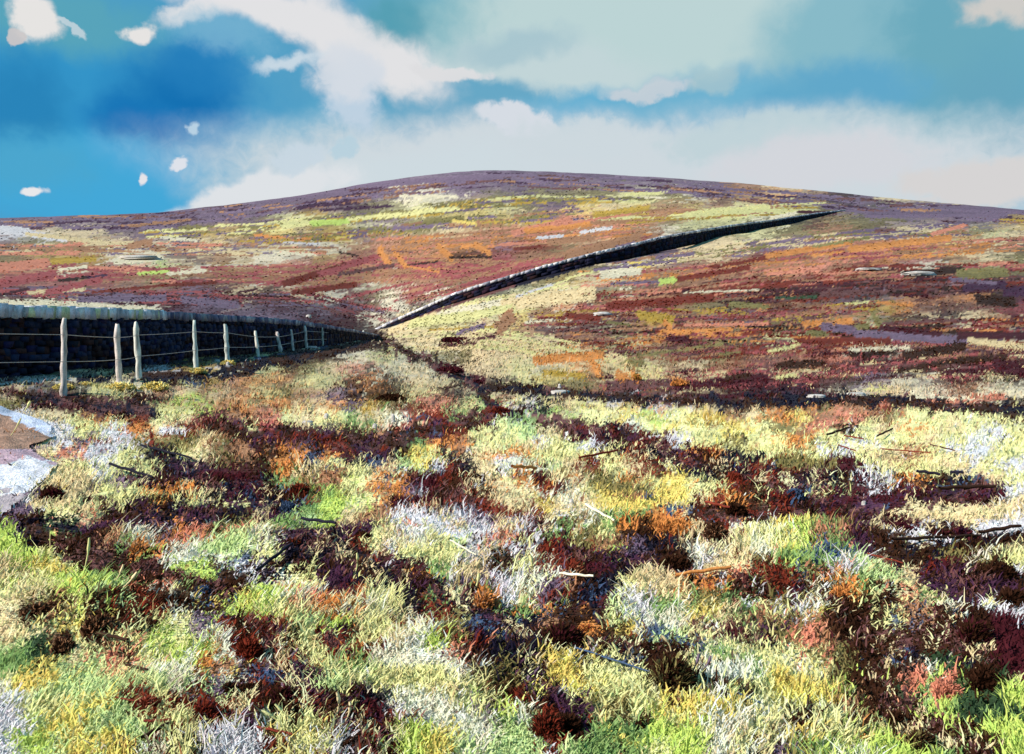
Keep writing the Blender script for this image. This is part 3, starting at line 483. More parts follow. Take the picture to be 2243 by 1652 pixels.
# look-up: bearing x, frame row y -> depth of the nearest visible ground there
tx = np.arange(-1500, 3750, 10.0); td = np.exp(np.linspace(math.log(1.6), math.log(640), 900))
TY = np.stack([HZ - F * zbase(np.full(900, x), td) / td for x in tx])
TY = np.minimum.accumulate(TY, axis=1)
def depth_at(x, y):
    x = np.asarray(x, float).ravel(); y = np.asarray(y, float).ravel(); r = np.empty(len(x)); ii = np.clip(((x + 1500) / 10).astype(int), 0, len(tx) - 1)
    for k in np.unique(ii):
        s = ii == k; r[s] = td[np.clip(np.searchsorted(-TY[k], -y[s]), 0, 899)]
    return r
def spot(x, y):
    d = depth_at([x], [y]); return ground([x], d)[0], float(d[0])

# ------------------------------------------------------------------ path at the left edge
px, pd = np.meshgrid(np.arange(-700, 131, 4.0), np.linspace(7.2, 14.5, 330))
pg = ground(px.ravel(), pd.ravel()); pyi = (HZ - F * pg[:, 2] / pg[:, 1]).reshape(px.shape)
lim_x = np.interp(pyi, [880, 893, 915, 938, 960, 985, 1005, 1022, 1045, 1070, 1100, 1130, 1160], [-700, 0, 62, 118, 120, 66, 84, 130, 112, 84, 50, 14, -500]) + 16 * vnoise(px / 30, pyi / 9, 4)
ins = px < lim_x
pg[:, 2] += .035
n0, n1 = px.shape; i = np.arange(n0 - 1)[:, None] * n1 + np.arange(n1 - 1)[None, :]
ok = (ins[:-1, :-1] & ins[1:, 1:] & ins[1:, :-1] & ins[:-1, 1:]).ravel()
fc = np.stack([i, i + 1, i + n1 + 1, i + n1], -1).reshape(-1, 4)[ok]
pm = pyi.ravel() + 26 * fbm(px.ravel() / 60, pyi.ravel() / 14, 8)
pc = np.where((pm < 1016)[:, None], lin((196, 165, 178)), np.where((pm < 1085)[:, None], lin((240, 236, 244)), lin((196, 180, 184)))) * .82
upper = pyi.ravel() < 990; edge_l = np.abs(pyi.ravel() - 898 - px.ravel() * .42) < 15 + 10 * vnoise(px.ravel() / 20, pyi.ravel() / 6, 3)
pc = np.where(upper[:, None], np.where(edge_l[:, None], lin((206, 214, 236)), lin((176, 138, 118))) * .8, pc)
pc = pc * (1 + .4 * fbm(px.ravel() / 22, pyi.ravel() / 7, 2))[:, None]; pc = np.clip(pc, .01, .85)
u, inv = np.unique(fc, return_inverse=True)
tag(mesh_np('path', pg[u], inv, 4, M_path, pc[u], smooth_=True), kind='structure')

# ------------------------------------------------------------------ dry stone walls
def stone_boxes(S):
    """S: list of (centre, along, up, across, l, h, t, colour) -> rough blocks"""
    V = []; Fc = []; C = []
    q = np.array([[-1,-1,-1],[1,-1,-1],[1,1,-1],[-1,1,-1],[-1,-1,1],[1,-1,1],[1,1,1],[-1,1,1]], float) / 2
    ff = [0,3,2,1, 4,5,6,7, 0,1,5,4, 1,2,6,5, 2,3,7,6, 3,0,4,7]
    for c, a, u_, n_, l_, h_, t_, cc in S:
        p = q * (1 + (rng.random((8, 3)) - .5) * .34)
        b = len(V) * 8
        V.append(c + np.outer(p[:, 0] * l_, a) + np.outer(p[:, 1] * t_, n_) + np.outer(p[:, 2] * h_, u_)); Fc += [b + k for k in ff]; C.append(np.tile(cc, (8, 1)))
    return np.concatenate(V), np.array(Fc), np.concatenate(C)
def build_wall(P, label, darks, copes, ks, cap):
    """P rows: (x, d, ytop) ; base follows the ground"""
    P = np.array(P, float); X = (P[:, 0] - CX) / F * P[:, 1]; Y = P[:, 1]
    zt = (HZ - P[:, 2]) / F * P[:, 1]; zb = zbase(P[:, 0], P[:, 1])
    s = np.concatenate([[0], np.cumsum(np.hypot(np.diff(X), np.diff(Y)))])
    o0 = (X[0], Y[0], zb[0]); root = empty('dry_stone_wall', o0, label, 'stone wall')
    S = []; CP = []; up = np.array([0, 0, 1.0])
    pos = 0.0
    cV = []; 
    for qs in np.linspace(0, s[-1], 220):
        x_, y_ = np.interp(qs, s, X), np.interp(qs, s, Y); b_, t_ = np.interp(qs, s, zb) - .3, np.interp(qs, s, zt) - .16
        e = 1e-2; ax = np.interp(min(qs + e, s[-1]), s, X) - np.interp(max(qs - e, 0), s, X); ay = np.interp(min(qs + e, s[-1]), s, Y) - np.interp(max(qs - e, 0), s, Y)
        nn = np.array([ay, -ax]) / (math.hypot(ax, ay) + 1e-9) * .2
        cV += [(x_ - nn[0] * 1.3, y_ - nn[1] * 1.3, b_), (x_ + nn[0] * 1.3, y_ + nn[1] * 1.3, b_), (x_ + nn[0], y_ + nn[1], t_), (x_ - nn[0], y_ - nn[1], t_)]
    cF = []
    for k in range(219):
        b = k * 4
        for j in range(4): cF += [b + j, b + (j + 1) % 4, b + 4 + (j + 1) % 4, b + 4 + j]
    core = mesh_np('wall_core', np.array(cV), cF, 4, M_stone, np.tile(lin((16, 14, 22)) * .6, (len(cV), 1)), root, origin=o0)
    while pos < s[-1]:
        x_, y_ = np.interp(pos, s, X), np.interp(pos, s, Y); dist = math.hypot(x_, y_)
        l_ = max(.34, dist * ks) * random.uniform(.8, 1.25)
        m_ = min(pos + l_, s[-1]); a = np.array([np.interp(m_, s, X) - x_, np.interp(m_, s, Y) - y_, 0]); la = np.linalg.norm(a)
        if la < 1e-3: break
        b_, t_ = np.interp(pos, s, zb), np.interp(pos, s, zt)
        a[2] = np.interp(m_, s, zb) - b_; a /= np.linalg.norm(a); n_ = np.array([a[1], -a[0], 0]); n_ /= np.linalg.norm(n_)
        hc = max(.15, dist * ks * .45); k = max(3, int((t_ - .22 - b_ + .2) / hc)); hh = (t_ - .2 - b_ + .2) / k
        for j in range(k):
            zc = b_ - .2 + (j + .5) * hh; off = random.uniform(-.5, .5) * l_; tk = .62 - .2 * (j / k)
            for side in (1, -1):
                c = np.array([x_, y_, zc]) + a * off + n_ * side * (tk / 2 - .1) ; c[2] = zc + a[2] * off + random.uniform(-.22, .22) * hh
                dk = darks[int(len(darks) * min(.999, max(0, .5 + 1.5 * vnoise(np.array([pos * .23]), np.array([zc * 2.2]), 8)[0] + random.uniform(-.25, .25))))]
                S.append((c, a, up, n_, l_ * random.uniform(.8, 1.25), hh * random.uniform(.8, 1.25), .26 * random.uniform(.8, 1.25), lin(dk) * random.uniform(.6, 1.3)))
        pos += l_
    pos = 0.0
    while pos < s[-1]:
        x_, y_ = np.interp(pos, s, X), np.interp(pos, s, Y); dist = math.hypot(x_, y_)
        l_ = max(.22, dist * ks * .8) * random.uniform(.7, 1.3); m_ = min(pos + l_, s[-1])
        a = np.array([np.interp(m_, s, X) - x_, np.interp(m_, s, Y) - y_, np.interp(m_, s, zt) - np.interp(pos, s, zt)])
        if np.linalg.norm(a) < 1e-3: break
        a /= np.linalg.norm(a); n_ = np.array([a[1], -a[0], 0]); n_ /= np.linalg.norm(n_)
        f = pos / s[-1]; bright = copes(np.interp(pos, s, P[:, 0]))  # pale lichen tone, with the lit wall top put into the colour
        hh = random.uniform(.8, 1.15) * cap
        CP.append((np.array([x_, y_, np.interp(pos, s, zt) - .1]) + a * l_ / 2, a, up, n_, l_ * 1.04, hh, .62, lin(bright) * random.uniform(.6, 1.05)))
        pos += l_
    v, f_, c = stone_boxes(S); mesh_np('wall_face', v, f_, 4, M_stone, c, root, origin=o0)
    v, f_, c = stone_boxes(CP); mesh_np('coping', v, f_, 4, M_stone, c, root, origin=o0)
    return root
DK = [(20, 20, 40), (26, 26, 52), (40, 20, 34), (22, 22, 44), (48, 26, 28), (16, 22, 38), (60, 34, 34), (30, 26, 60), (34, 40, 66)]  # blackened stone, with the shade of the wall faces put into the colour
build_wall([(-2600, 4.6, 420), (-1500, 7.6, 540), (-700, 11.8, 614), (-300, 14.9, 646), (0, 19.5, 673), (140, 22, 678), (320, 28, 683), (427, 34, 690), (561, 43, 697), (640, 50, 704), (700, 63, 712), (760, 88, 722), (800, 112, 729), (826, 134, 734)],
 'long black dry stone wall with a pale coping, behind the leaning fence posts', DK,
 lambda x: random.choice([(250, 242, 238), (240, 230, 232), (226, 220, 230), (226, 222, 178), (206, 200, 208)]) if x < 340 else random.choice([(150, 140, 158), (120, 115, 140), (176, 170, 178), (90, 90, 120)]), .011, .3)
build_wall([(824, 144, 722), (860, 139, 704), (900, 136, 686), (1000, 131, 642), (1060, 129, 622), (1121, 128, 604), (1200, 127, 581), (1300, 128, 555), (1380, 133, 537), (1450, 142, 519), (1520, 155, 507), (1600, 178, 494), (1700, 215, 481), (1790, 285, 467), (1850, 335, 460)],
 'dark dry stone wall climbing the hillside to the right, pale along its top', DK[:6],
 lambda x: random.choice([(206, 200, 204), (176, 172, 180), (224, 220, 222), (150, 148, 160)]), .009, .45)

# ------------------------------------------------------------------ fence: posts and two wires
POSTS = [(142,698,139,845,11,14.6),(256,710,262,835,11,16.6),(299,706,306,820,11,18),(424,702,430,806,9,22),(494,710,500,778,8,28),(558,725,568,770,6.5,35),
 (606,727,618,768,6.5,41),(638,722,643,765,5,46),(668,714,672,752,6,52),(706,718,707,748,4.5,62),(727,722,727,748,4,72),(755,725,757,745,4,85),(775,722,775,747,5,95),(796,724,795,747,5,108),(816,730,815,748,4,122)]
fb = ground([139], [14.6])[0]; fence = empty('fence', fb, 'row of pale leaning wooden fence posts with two wires, in front of the black wall', 'fence')
tops = []
for i_, (xt, yt, xb, yb, w, d) in enumerate(POSTS):
    b = np.array([(xb - CX) / F * d, d, 0]); b[2] = min(zbase([xb], [d])[0], (HZ - yb) / F * d) - .12
    t = np.array([(xt - CX) / F * d, d + random.uniform(-.05, .05), (HZ - yt) / F * d]); r = w / 2 * d / F
    V = []; nseg = 9; nr = 11
    for k in range(nr):
        f = k / (nr - 1); c = b + (t - b) * f; rr = r * (1.12 - .2 * f) * (1 + .07 * math.sin(k * 2.3 + i_))
        if k == nr - 1: rr *= .7
        rr *= random.uniform(.8, 1.2); c = c + np.array([random.gauss(0, .1) * r, 0, 0])
        for j in range(nseg):
            th = 2 * math.pi * j / nseg; q = rr * (1 + .16 * hsh(np.array([j]), np.array([i_]), 3)[0])
            V.append((c[0] + q * math.cos(th), c[1] + q * math.sin(th), c[2] + (random.uniform(-.02, .02) if k == nr - 1 else 0)))
    Fq = []
    for k in range(nr - 1):
        for j in range(nseg): Fq += [k * nseg + j, k * nseg + (j + 1) % nseg, (k + 1) * nseg + (j + 1) % nseg, (k + 1) * nseg + j]
    V.append(tuple(t)); ti = len(V) - 1
    for j in range(0, nseg): Fq += [(nr - 1) * nseg + j, (nr - 1) * nseg + (j + 1) % nseg, ti, ti]
    V = np.array(V); Fq = np.array(Fq).reshape(-1, 4)
    me = bpy.data.meshes.new('post'); me.from_pydata([tuple(v - fb) for v in V], [], [tuple(dict.fromkeys(f)) for f in Fq.tolist()]); me.update()
    for pl in me.polygons: pl.use_smooth = True
    a = me.color_attributes.new('growth', 'FLOAT_COLOR', 'POINT'); base_c = lin(random.choice([(244, 238, 224), (240, 222, 214), (224, 226, 216)]))
    cc = np.ones((len(V), 4), np.float32); cc[:, :3] = base_c * .9 * (1 - .55 * (rng.random((len(V), 1)) > .78)) * rng.uniform(.75, 1.05, (len(V), 1)); a.data.foreach_set('color', cc.ravel())
    me.materials.append(M_wood); po = bpy.data.objects.new('post', me); COL.objects.link(po); po.parent = fence
    tops.append((b, t, r))
def tube(pts, r, n=5):
    pts = np.array(pts); V = []; Fq = []
    for k, p in enumerate(pts):
        a = pts[min(k + 1, len(pts) - 1)] - pts[max(k - 1, 0)]; a /= np.linalg.norm(a); s_ = np.cross(a, [0, 0, 1]); s_ /= np.linalg.norm(s_) + 1e-9; u_ = np.cross(s_, a)
        rr = r[k] if hasattr(r, '__len__') else r
        for j in range(n): th = 2 * math.pi * j / n; V.append(p + rr * (math.cos(th) * s_ + math.sin(th) * u_))
    for k in range(len(pts) - 1):
        for j in range(n): Fq += [k * n + j, k * n + (j + 1) % n, (k + 1) * n + (j + 1) % n, (k + 1) * n + j]
    return np.array(V), np.array(Fq)
for fr, rad in ((.80, .0055), (.47, .0055)):
    pts = [np.array([-11.9, 7.6, tops[0][0][2] + .12 + (tops[0][1][2] - tops[0][0][2]) * fr])]
    for i_, (b, t, r) in enumerate(tops[:12]):
        p = b + (t - b) * fr + np.array([r * .9, -r * .4, 0])
        if len(pts): 
            for g in (.25, .5, .75): 
                m_ = pts[-1] * (1 - g) + p * g if g == .25 else q0 * (1 - g) + p * g
                if g == .25: q0 = pts[-1].copy()
                m_ = q0 * (1 - g) + p * g; m_[2] -= .012 * 4 * g * (1 - g); pts.append(m_)
        pts.append(p)
    v, f_ = tube(pts, [rad + .00022 * max(0, p[1] - 14) for p in pts]); mesh_np('wire', v, f_, 4, M_wood, np.tile(lin((206, 190, 184)) * .9, (len(v), 1)), fence, origin=fb)

# ------------------------------------------------------------------ growth: blades
def blades(name, x, y, d, Lm, Wm, lean, az_, C, label, cat, bend=.35):
    """tapered blades rooted on the ground along bearing x at depth d; two segments each"""
    g = ground(x, d); n = len(x); g[:, 2] -= .006
    dirv = np.stack([np.cos(az_) * np.sin(lean), np.sin(az_) * np.sin(lean), np.cos(lean)], 1)
    sv = np.stack([-np.sin(az_ + 1.2), np.cos(az_ + 1.2), np.zeros(n)], 1)
    # blades turn their flat side roughly to any direction; keep a random spread
    th = rng.uniform(-1.1, 1.1, n); sv = np.stack([np.cos(th), np.sin(th), np.zeros(n)], 1)
    mid = g + dirv * (Lm * .55)[:, None]; tip = mid + (dirv * (1 - bend) + np.stack([np.cos(az_), np.sin(az_), np.full(n, -.25)], 1) * bend) * (Lm * .5)[:, None]
    hw = (Wm / 2)[:, None]
    V = np.stack([g - sv * hw, g + sv * hw, mid + sv * hw * .8, mid - sv * hw * .8, tip + sv * hw * .25, tip - sv * hw * .25], 1).reshape(-1, 3)
    b = np.arange(n)[:, None] * 6
    Fc = (b + np.array([[0, 1, 2, 3, 3, 2, 4, 5]])).reshape(-1)
    c = np.repeat(C, 6, axis=0)
    return tag(mesh_np(name, V, Fc, 4, M_leaf, c), label, cat, kind='stuff')
NB = 222000
bxs = rng.uniform(-60, 2300, NB); bys = 752 + (1760 - 752) * rng.uniform(0, 1, NB)
NO = 90000; bxs = np.concatenate([bxs, rng.choice([-1, 1], NO) * rng.uniform(1180, 2500, NO) + CX]); bys = np.concatenate([bys, 800 + 1300 * rng.random(NO)]); NB += NO
keep = np.ones(NB, bool)
bd = depth_at(bxs, bys)
wall_d = np.interp(bxs, [0, 140, 320, 427, 561, 640, 700, 760, 826], [19.5, 22, 28, 34, 43, 50, 63, 88, 134])
keep &= ~((bxs < 826) & (bd > wall_d - 1.0))
keep &= ~((bxs < np.interp(bys, [893, 915, 938, 960, 985, 1005, 1022, 1045, 1070, 1100, 1130, 1131], [0, 50, 100, 104, 54, 70, 114, 98, 70, 38, 0, -500])) & (bys > 893) & (bys < 1131) & (rng.random(NB) > .1 + .5 * (np.abs(vnoise(bxs / 25, bys / 9, 6)) > .3)))
bxs, bys, bd = bxs[keep], bys[keep], bd[keep]; n = len(bxs)
# colour where the blade stands; look a little above so the blade covers its own patch
Lpx = np.interp(bys, [750, 860, 1000, 1300, 1760, 2100], [5, 8, 12, 21, 31, 40]) * rng.uniform(.55, 1.35, n)
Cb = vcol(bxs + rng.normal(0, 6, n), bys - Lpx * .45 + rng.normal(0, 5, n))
longb = rng.random(n) < .05; Lpx = np.where(longb, Lpx * 1.9, Lpx); Lpx = Lpx * np.clip(1 + 1.3 * fbm((bxs - CX) / F * bd / .45, bd / .45, 61, 2), .45, 1.8)
lum = Cb @ np.array([.3, .6, .1])
grassy = lum > .22; rust = (~grassy) & (Cb[:, 0] > 2.3 * Cb[:, 2]) & (lum > .05); rust |= grassy & (Cb[:, 0] > 1.55 * Cb[:, 1]); grassy &= ~rust
heath = ~(grassy | rust)
Cb = np.clip(Cb * rng.uniform(.88, 1.3, n)[:, None] * (1 + (rng.random((n, 3)) - .5) * .14), .003, .85)
Lm = Lpx * bd / F; Wm = np.interp(bys, [750, 1000, 1760], [2.0, 2.9, 5.6]) * bd / F * rng.uniform(.6, 1.3, n); Wm = np.where(longb, Wm * .75, Wm); corner = np.clip((420 - bxs) / 300, 0, 1) * np.clip((bys - 1250 - bxs * .25) / 90, 0, 1); Lm = Lm * (1 - .45 * corner)
lean = np.abs(rng.normal(.45, .3, n)); bw_ = (bxs - CX) / F * bd; az_ = rng.normal(0.1, .75, n) + 2.2 * fbm(bw_ / 1.3, bd / 1.3, 51, 2)
flip = rng.random(n) < .28; az_ = np.where(flip, az_ + math.pi, az_)
for nm, msk, lb, ct, wk, lk in (
    ('grass', grassy, 'pale straw, cream and lime grass covering the foreground moor', 'grass', 1.0, 1.0),
    ('heather', heath, 'low maroon, brown and purple heather growing through the pale grass', 'heather', 1.5, .75),
    ('bracken', rust, 'rust red and orange bracken scattered through the grass', 'bracken', 1.3, .8)):
    blades(nm, bxs[msk], bys[msk], bd[msk], Lm[msk] * lk, Wm[msk] * wk, lean[msk], az_[msk], Cb[msk], lb, ct)
# rougher growth over the hillside: short wide tufts
NH = 32000
hx = rng.uniform(-60, 2300, NH); hy = rng.uniform(395, 880, NH); hy = np.where(rng.random(NH) < .4, rng.uniform(640, 880, NH), hy)
hd = depth_at(hx, hy); wd = np.interp(hx, [820, 900, 1000, 1121, 1300, 1450, 1600, 1700, 1790, 1850], [144, 136, 131, 128, 128, 142, 178, 215, 285, 335])
keep = (hd > 40) & (hd < 600) & ~((hx < 830) & (hy > 740)) & ~((hx > 815) & (hx < 1860) & (np.abs(hd - wd) < 4))
sky_y = np.interp(hx, cxs, -(KZ[len(LN) + 1] / KD[len(LN) + 1]) * F + HZ); keep &= hy > sky_y + 4
hx, hy, hd = hx[keep], hy[keep], hd[keep]; n = len(hx)
Lh = np.interp(hy, [400, 700, 880], [2.4, 4.5, 6]) * rng.uniform(.5, 1.3, n) * hd / F; Wh = np.interp(hy, [400, 700, 880], [3, 4.5, 5]) * hd / F * rng.uniform(.5, 1.5, n)
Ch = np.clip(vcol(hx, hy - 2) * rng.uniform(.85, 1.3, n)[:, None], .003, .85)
blades('hillside_tufts', hx, hy, hd, Lh, Wh, np.abs(rng.normal(.5, .3, n)), rng.normal(0, 1.4, n), Ch, 'rough mauve, rust and straw coloured tufts covering the far hillside', 'moor grass', .5)

# ------------------------------------------------------------------ single clumps of heather, bracken and grass
def clump(name, x, y, w, h_, c, label, cat, group, tilt=.35, c2=None, k=1.0):
    p, d = spot(x, y + h_ * .5); s = d / F; Wd = w * s; Hh = min(h_ * s * 1.05, Wd * 1.2); n = int(420 * k + w * h_ * .28 * k)
    a = rng.uniform(0, 2 * math.pi, n); rr = np.sqrt(rng.random(n)) * .5; bx = np.cos(a) * rr * Wd; by = np.sin(a) * rr * Wd * .7
    dome = np.sqrt(np.clip(1 - (rr * 2) ** 2, .04, 1)); bz = rng.random(n) ** .7 * dome * Hh * .7
    L_ = rng.uniform(.25, .5, n) * max(Hh, Wd * .3) * .8; Wl = rng.uniform(.7, 1.5, n) * 4.2 * s
    dirv = np.stack([np.cos(a) * .5 + tilt, np.sin(a) * .5, rng.uniform(.4, 1.1, n)], 1) + rng.normal(0, .25, (n, 3)); dirv /= np.linalg.norm(dirv, axis=1)[:, None]
    th = rng.uniform(-1.2, 1.2, n); sv = np.stack([np.cos(th), np.sin(th), rng.uniform(-.3, .3, n)], 1)
    g = np.stack([bx, by, bz - .02], 1); hw = (Wl / 2)[:, None]; mid = g + dirv * (L_ * .5)[:, None]; tip = g + dirv * L_[:, None]
    V = np.stack([g - sv * hw, g + sv * hw, mid + sv * hw, mid - sv * hw, tip + sv * hw * .3, tip - sv * hw * .3], 1).reshape(-1, 3)
    Fc = (np.arange(n)[:, None] * 6 + np.array([[0, 1, 2, 3, 3, 2, 4, 5]])).reshape(-1)
    c1 = lin(PAL[c]) * ALB; cc = np.where((rng.random(n) < (.35 if c2 else 0))[:, None], lin(PAL[c2 or c]) * ALB, c1) * rng.uniform(.65, 1.35, n)[:, None]
    o = mesh_np(name, V, Fc, 4, M_leaf, np.repeat(cc, 6, axis=0)); o.location = p
    return tag(o, label, cat, group)
HG, BG = 'heather clumps in the foreground', 'bracken clumps in the foreground'
for q in [
 ('heather_clump', 2062,1166,64,32,'b','m','dark brown heather clump under the brown stem at the right, beside the maroon tuft'),
 ('heather_clump', 2108,1160,36,34,'m','p','maroon heather clump touching the right side of a brown one'),
 ('heather_clump', 1972,1146,58,26,'m','m','small maroon heather clump in cream grass, pointed on its left'),
 ('heather_clump', 2190,1256,58,42,'b','b','squarish dark brown heather clump near the right edge, above the other'),
 ('heather_clump', 2218,1300,50,48,'b','b','squarish dark brown heather clump cut by the right edge'),
 ('heather_clump', 2155,1478,52,70,'b','b','tall dark brown heather clump leaning right in front of the crimson patch'),
 ('heather_clump', 2132,1408,50,56,'b','m','dark brown heather clump standing left of the crimson patch'),
 ('heather_clump', 2016,1592,56,58,'b','k','brown heather clump with pale blades across it, in lime grass near the bottom right'),
 ('heather_clump', 2104,1588,46,36,'b','k','smaller brown heather clump just right of the one with pale blades'),
 ('heather_clump', 2155,1636,56,36,'b','b','dark brown heather clump on the bottom edge near the right corner'),
 ('heather_clump', 1962,1528,30,66,'b','b','narrow dark brown heather clump tapering downwards, left of the grey-green grass'),
 ('heather_clump', 1762,1568,66,20,'b','b','low flat dark brown heather clump in pale yellow grass'),
 ('heather_clump', 1245,1590,44,48,'b','b','dark brown heather clump joined to the right of the rust red one'),
 ('heather_clump', 1404,1596,34,34,'b','D','small brown heather clump alone in pale green grass near the bottom centre'),
 ('heather_clump', 1470,1490,72,96,'b','k','large arched brown heather clump right of the bottom centre'),
 ('heather_clump', 1232,1394,84,62,'b','m','broad dark brown heather clump below the orange tuft'),
 ('heather_clump', 622,1532,46,70,'b','m','upright dark brown heather clump below the blue tuft at the bottom left'),
 ('heather_clump', 505,1512,34,30,'b','b','small square dark brown heather clump, left one of a touching pair'),
 ('heather_clump', 546,1514,34,30,'b','b','small square dark brown heather clump, right one of a touching pair'),
 ('heather_clump', 88,1346,78,30,'b','T','brown heather clump leaning right in pale grass near the left edge'),
 ('heather_clump', 216,1372,62,52,'b','T','brown heather clump with tan stems through it, on the lime slope at the left'),
 ('heather_clump', 138,1408,44,42,'b','T','brown heather clump just below and left of the one with tan stems'),
 ('heather_clump', 318,1384,50,18,'b','b','short dark brown heather clump beside the thin red stem'),
 ('heather_clump', 112,1078,40,36,'b','m','dark brown heather clump at the edge of the pale path'),
 ('heather_clump', 27,1133,28,14,'b','b','tiny dark brown clump at the left end of the bank by the path'),
 ('heather_clump', 76,1148,26,16,'n','n','small navy clump on the bank below the path'),
 ('heather_clump', 70,1175,34,16,'n','n','navy clump lying along the edge of the bank, nearest the lime grass'),
 ('heather_clump', 793,1179,30,20,'b','b','small chocolate brown clump above the crimson growth'),
 ('heather_clump', 643,1196,36,18,'b','r','small oval brown clump at the upper end of the long dark stem'),
 ('heather_clump', 1414,1160,42,14,'b','b','flat brown clump underneath the orange bracken at the centre right'),
 ('heather_clump', 1612,1122,38,32,'b','b','square dark brown clump right of the twisted red stems'),
 ('heather_clump', 1566,1160,46,44,'b','T','brown clump fanning down below the twisted red stems'),
 ('heather_clump', 1476,1232,66,28,'b','b','slanting dark brown clump on the cream grass right of the centre'),
 ('heather_clump', 856,866,60,18,'b','b','oval dark brown clump left of the end of the sunken track'),
 ('heather_clump', 985,810,56,16,'m','m','long maroon clump on the edge of the sunken track'),
 ('heather_clump', 1046,830,24,14,'m','m','round maroon clump beside the end of the sunken track'),
 ('heather_clump', 1006,752,76,9,'m','m','thin maroon clump on the straw slope right of the wall end'),
 ('heather_clump', 1740,1090,30,36,'B','n','deep blue clump among red growth at the right'),
 ('heather_clump', 446,1306,20,30,'B','B','bright blue clump between dark brown growth at the lower left'),
 ('heather_clump', 628,1102,24,36,'B','B','bright blue clump beside the rust square left of the centre'),
 ('heather_clump', 606,1484,34,28,'B','v','pale blue clump above the upright brown one at the bottom left'),
]: clump(q[0], *q[1:5], q[5], q[7], 'heather', HG, c2=q[6])
for q in [
 ('bracken_clump', 1200,1596,54,60,'r','b','rust red bracken clump joined to a dark brown one at the bottom centre'),
 ('bracken_clump', 322,1546,48,34,'r','s','brick red bracken clump alone in mint grass at the bottom left'),
 ('bracken_clump', 452,1562,46,54,'r','m','crimson bracken clump left of the purple growth at the bottom left'),
 ('bracken_clump', 545,1412,44,62,'r','r','tall red bracken clump under the small blue dash'),
 ('bracken_clump', 1606,1056,30,28,'r','r','square rust red bracken clump in dark growth right of the centre'),
 ('bracken_clump', 655,1078,36,36,'r','b','square rust brown bracken clump beside the bright blue clump'),
 ('bracken_clump', 1840,1310,38,26,'o','o','bright orange bracken clump between the green grass and the red tufts'),
 ('bracken_clump', 1284,1370,36,18,'o','r','small bright orange bracken clump on the dark brown heather'),
 ('bracken_clump', 1062,1292,44,38,'o','T','orange bracken clump at the picture middle, fanning to the right'),
 ('bracken_clump', 2072,1490,56,46,'s','s','salmon pink bracken clump leaning right in green grass'),
 ('bracken_clump', 1470,1150,96,26,'o','o','long orange bracken clump above the flat brown one'),
 ('bracken_clump', 1095,896,40,18,'r','m','low rust red clump just beyond the end of the sunken track'),
 ('bracken_clump', 306,1208,40,34,'o','T','orange bracken clump right of the dark bank at the left'),
 ('bracken_clump', 1394,818,16,22,'o','c','small upright orange bracken tuft on the right slope, left of the square one'),
 ('bracken_clump', 1488,834,34,16,'o','o','square bright orange bracken tuft at the foot of the right slope'),
]: clump(q[0], *q[1:5], q[5], q[7], 'bracken', BG, c2=q[6])
# bright flowering grass at the feet of the posts
for x, y, w, h_, lb in [(140,850,44,14,'yellow grass tuft at the foot of the nearest fence post'),(265,842,60,20,'yellow and cream grass tuft at the foot of the second fence post'),(340,842,60,22,'cream grass tuft right of the third fence post'),
    (434,812,34,14,'golden grass tuft at the foot of the fourth fence post'),(500,795,30,14,'yellow grass tuft at the foot of the fifth fence post'),(186,842,30,10,'small yellow grass tuft between the first two fence posts')]:
    clump('grass_tuft', x, y, w, h_, 'a', lb, 'grass tuft', 'yellow tufts along the fence', tilt=0, c2='y')

# ------------------------------------------------------------------ stones and stems lying on the moor
def stone(x, y, w, h_, c, label, group='pale stones on the moor'):
    p, d = spot(x, y + h_ * .5); s = d / F; a, b, hh = w * s / 2, max(w * s * .35, h_ * s * .5), h_ * s * .8
    nu, nv = 9, 5; V = []; Fq = []; b = min(b, a * .7)
    for j in range(nv + 1):
        f = j / nv; rad = (1, 1.02, .96, .86, .6, .05)[j]; zz = (-.3, .1, .45, .78, .95, 1.0)[j] * hh
        for i in range(nu):
            th = 2 * math.pi * i / nu + .3 * j; r_ = rad * random.uniform(.78, 1.14)
            V.append((a * math.cos(th) * r_, b * math.sin(th) * r_, zz * random.uniform(.88, 1.1)))
    for j in range(nv):
        for i in range(nu): Fq += [j * nu + i, j * nu + (i + 1) % nu, (j + 1) * nu + (i + 1) % nu, (j + 1) * nu + i]
    o = mesh_np('stone', np.array(V), Fq, 4, M_stone, lin(c) * .8 * rng.uniform(.7, 1.05, (len(V), 1))); o.location = p; o.rotation_euler.z = random.uniform(-.25, .25)
    return tag(o, label, 'stone', group)
PW = (214, 206, 200)
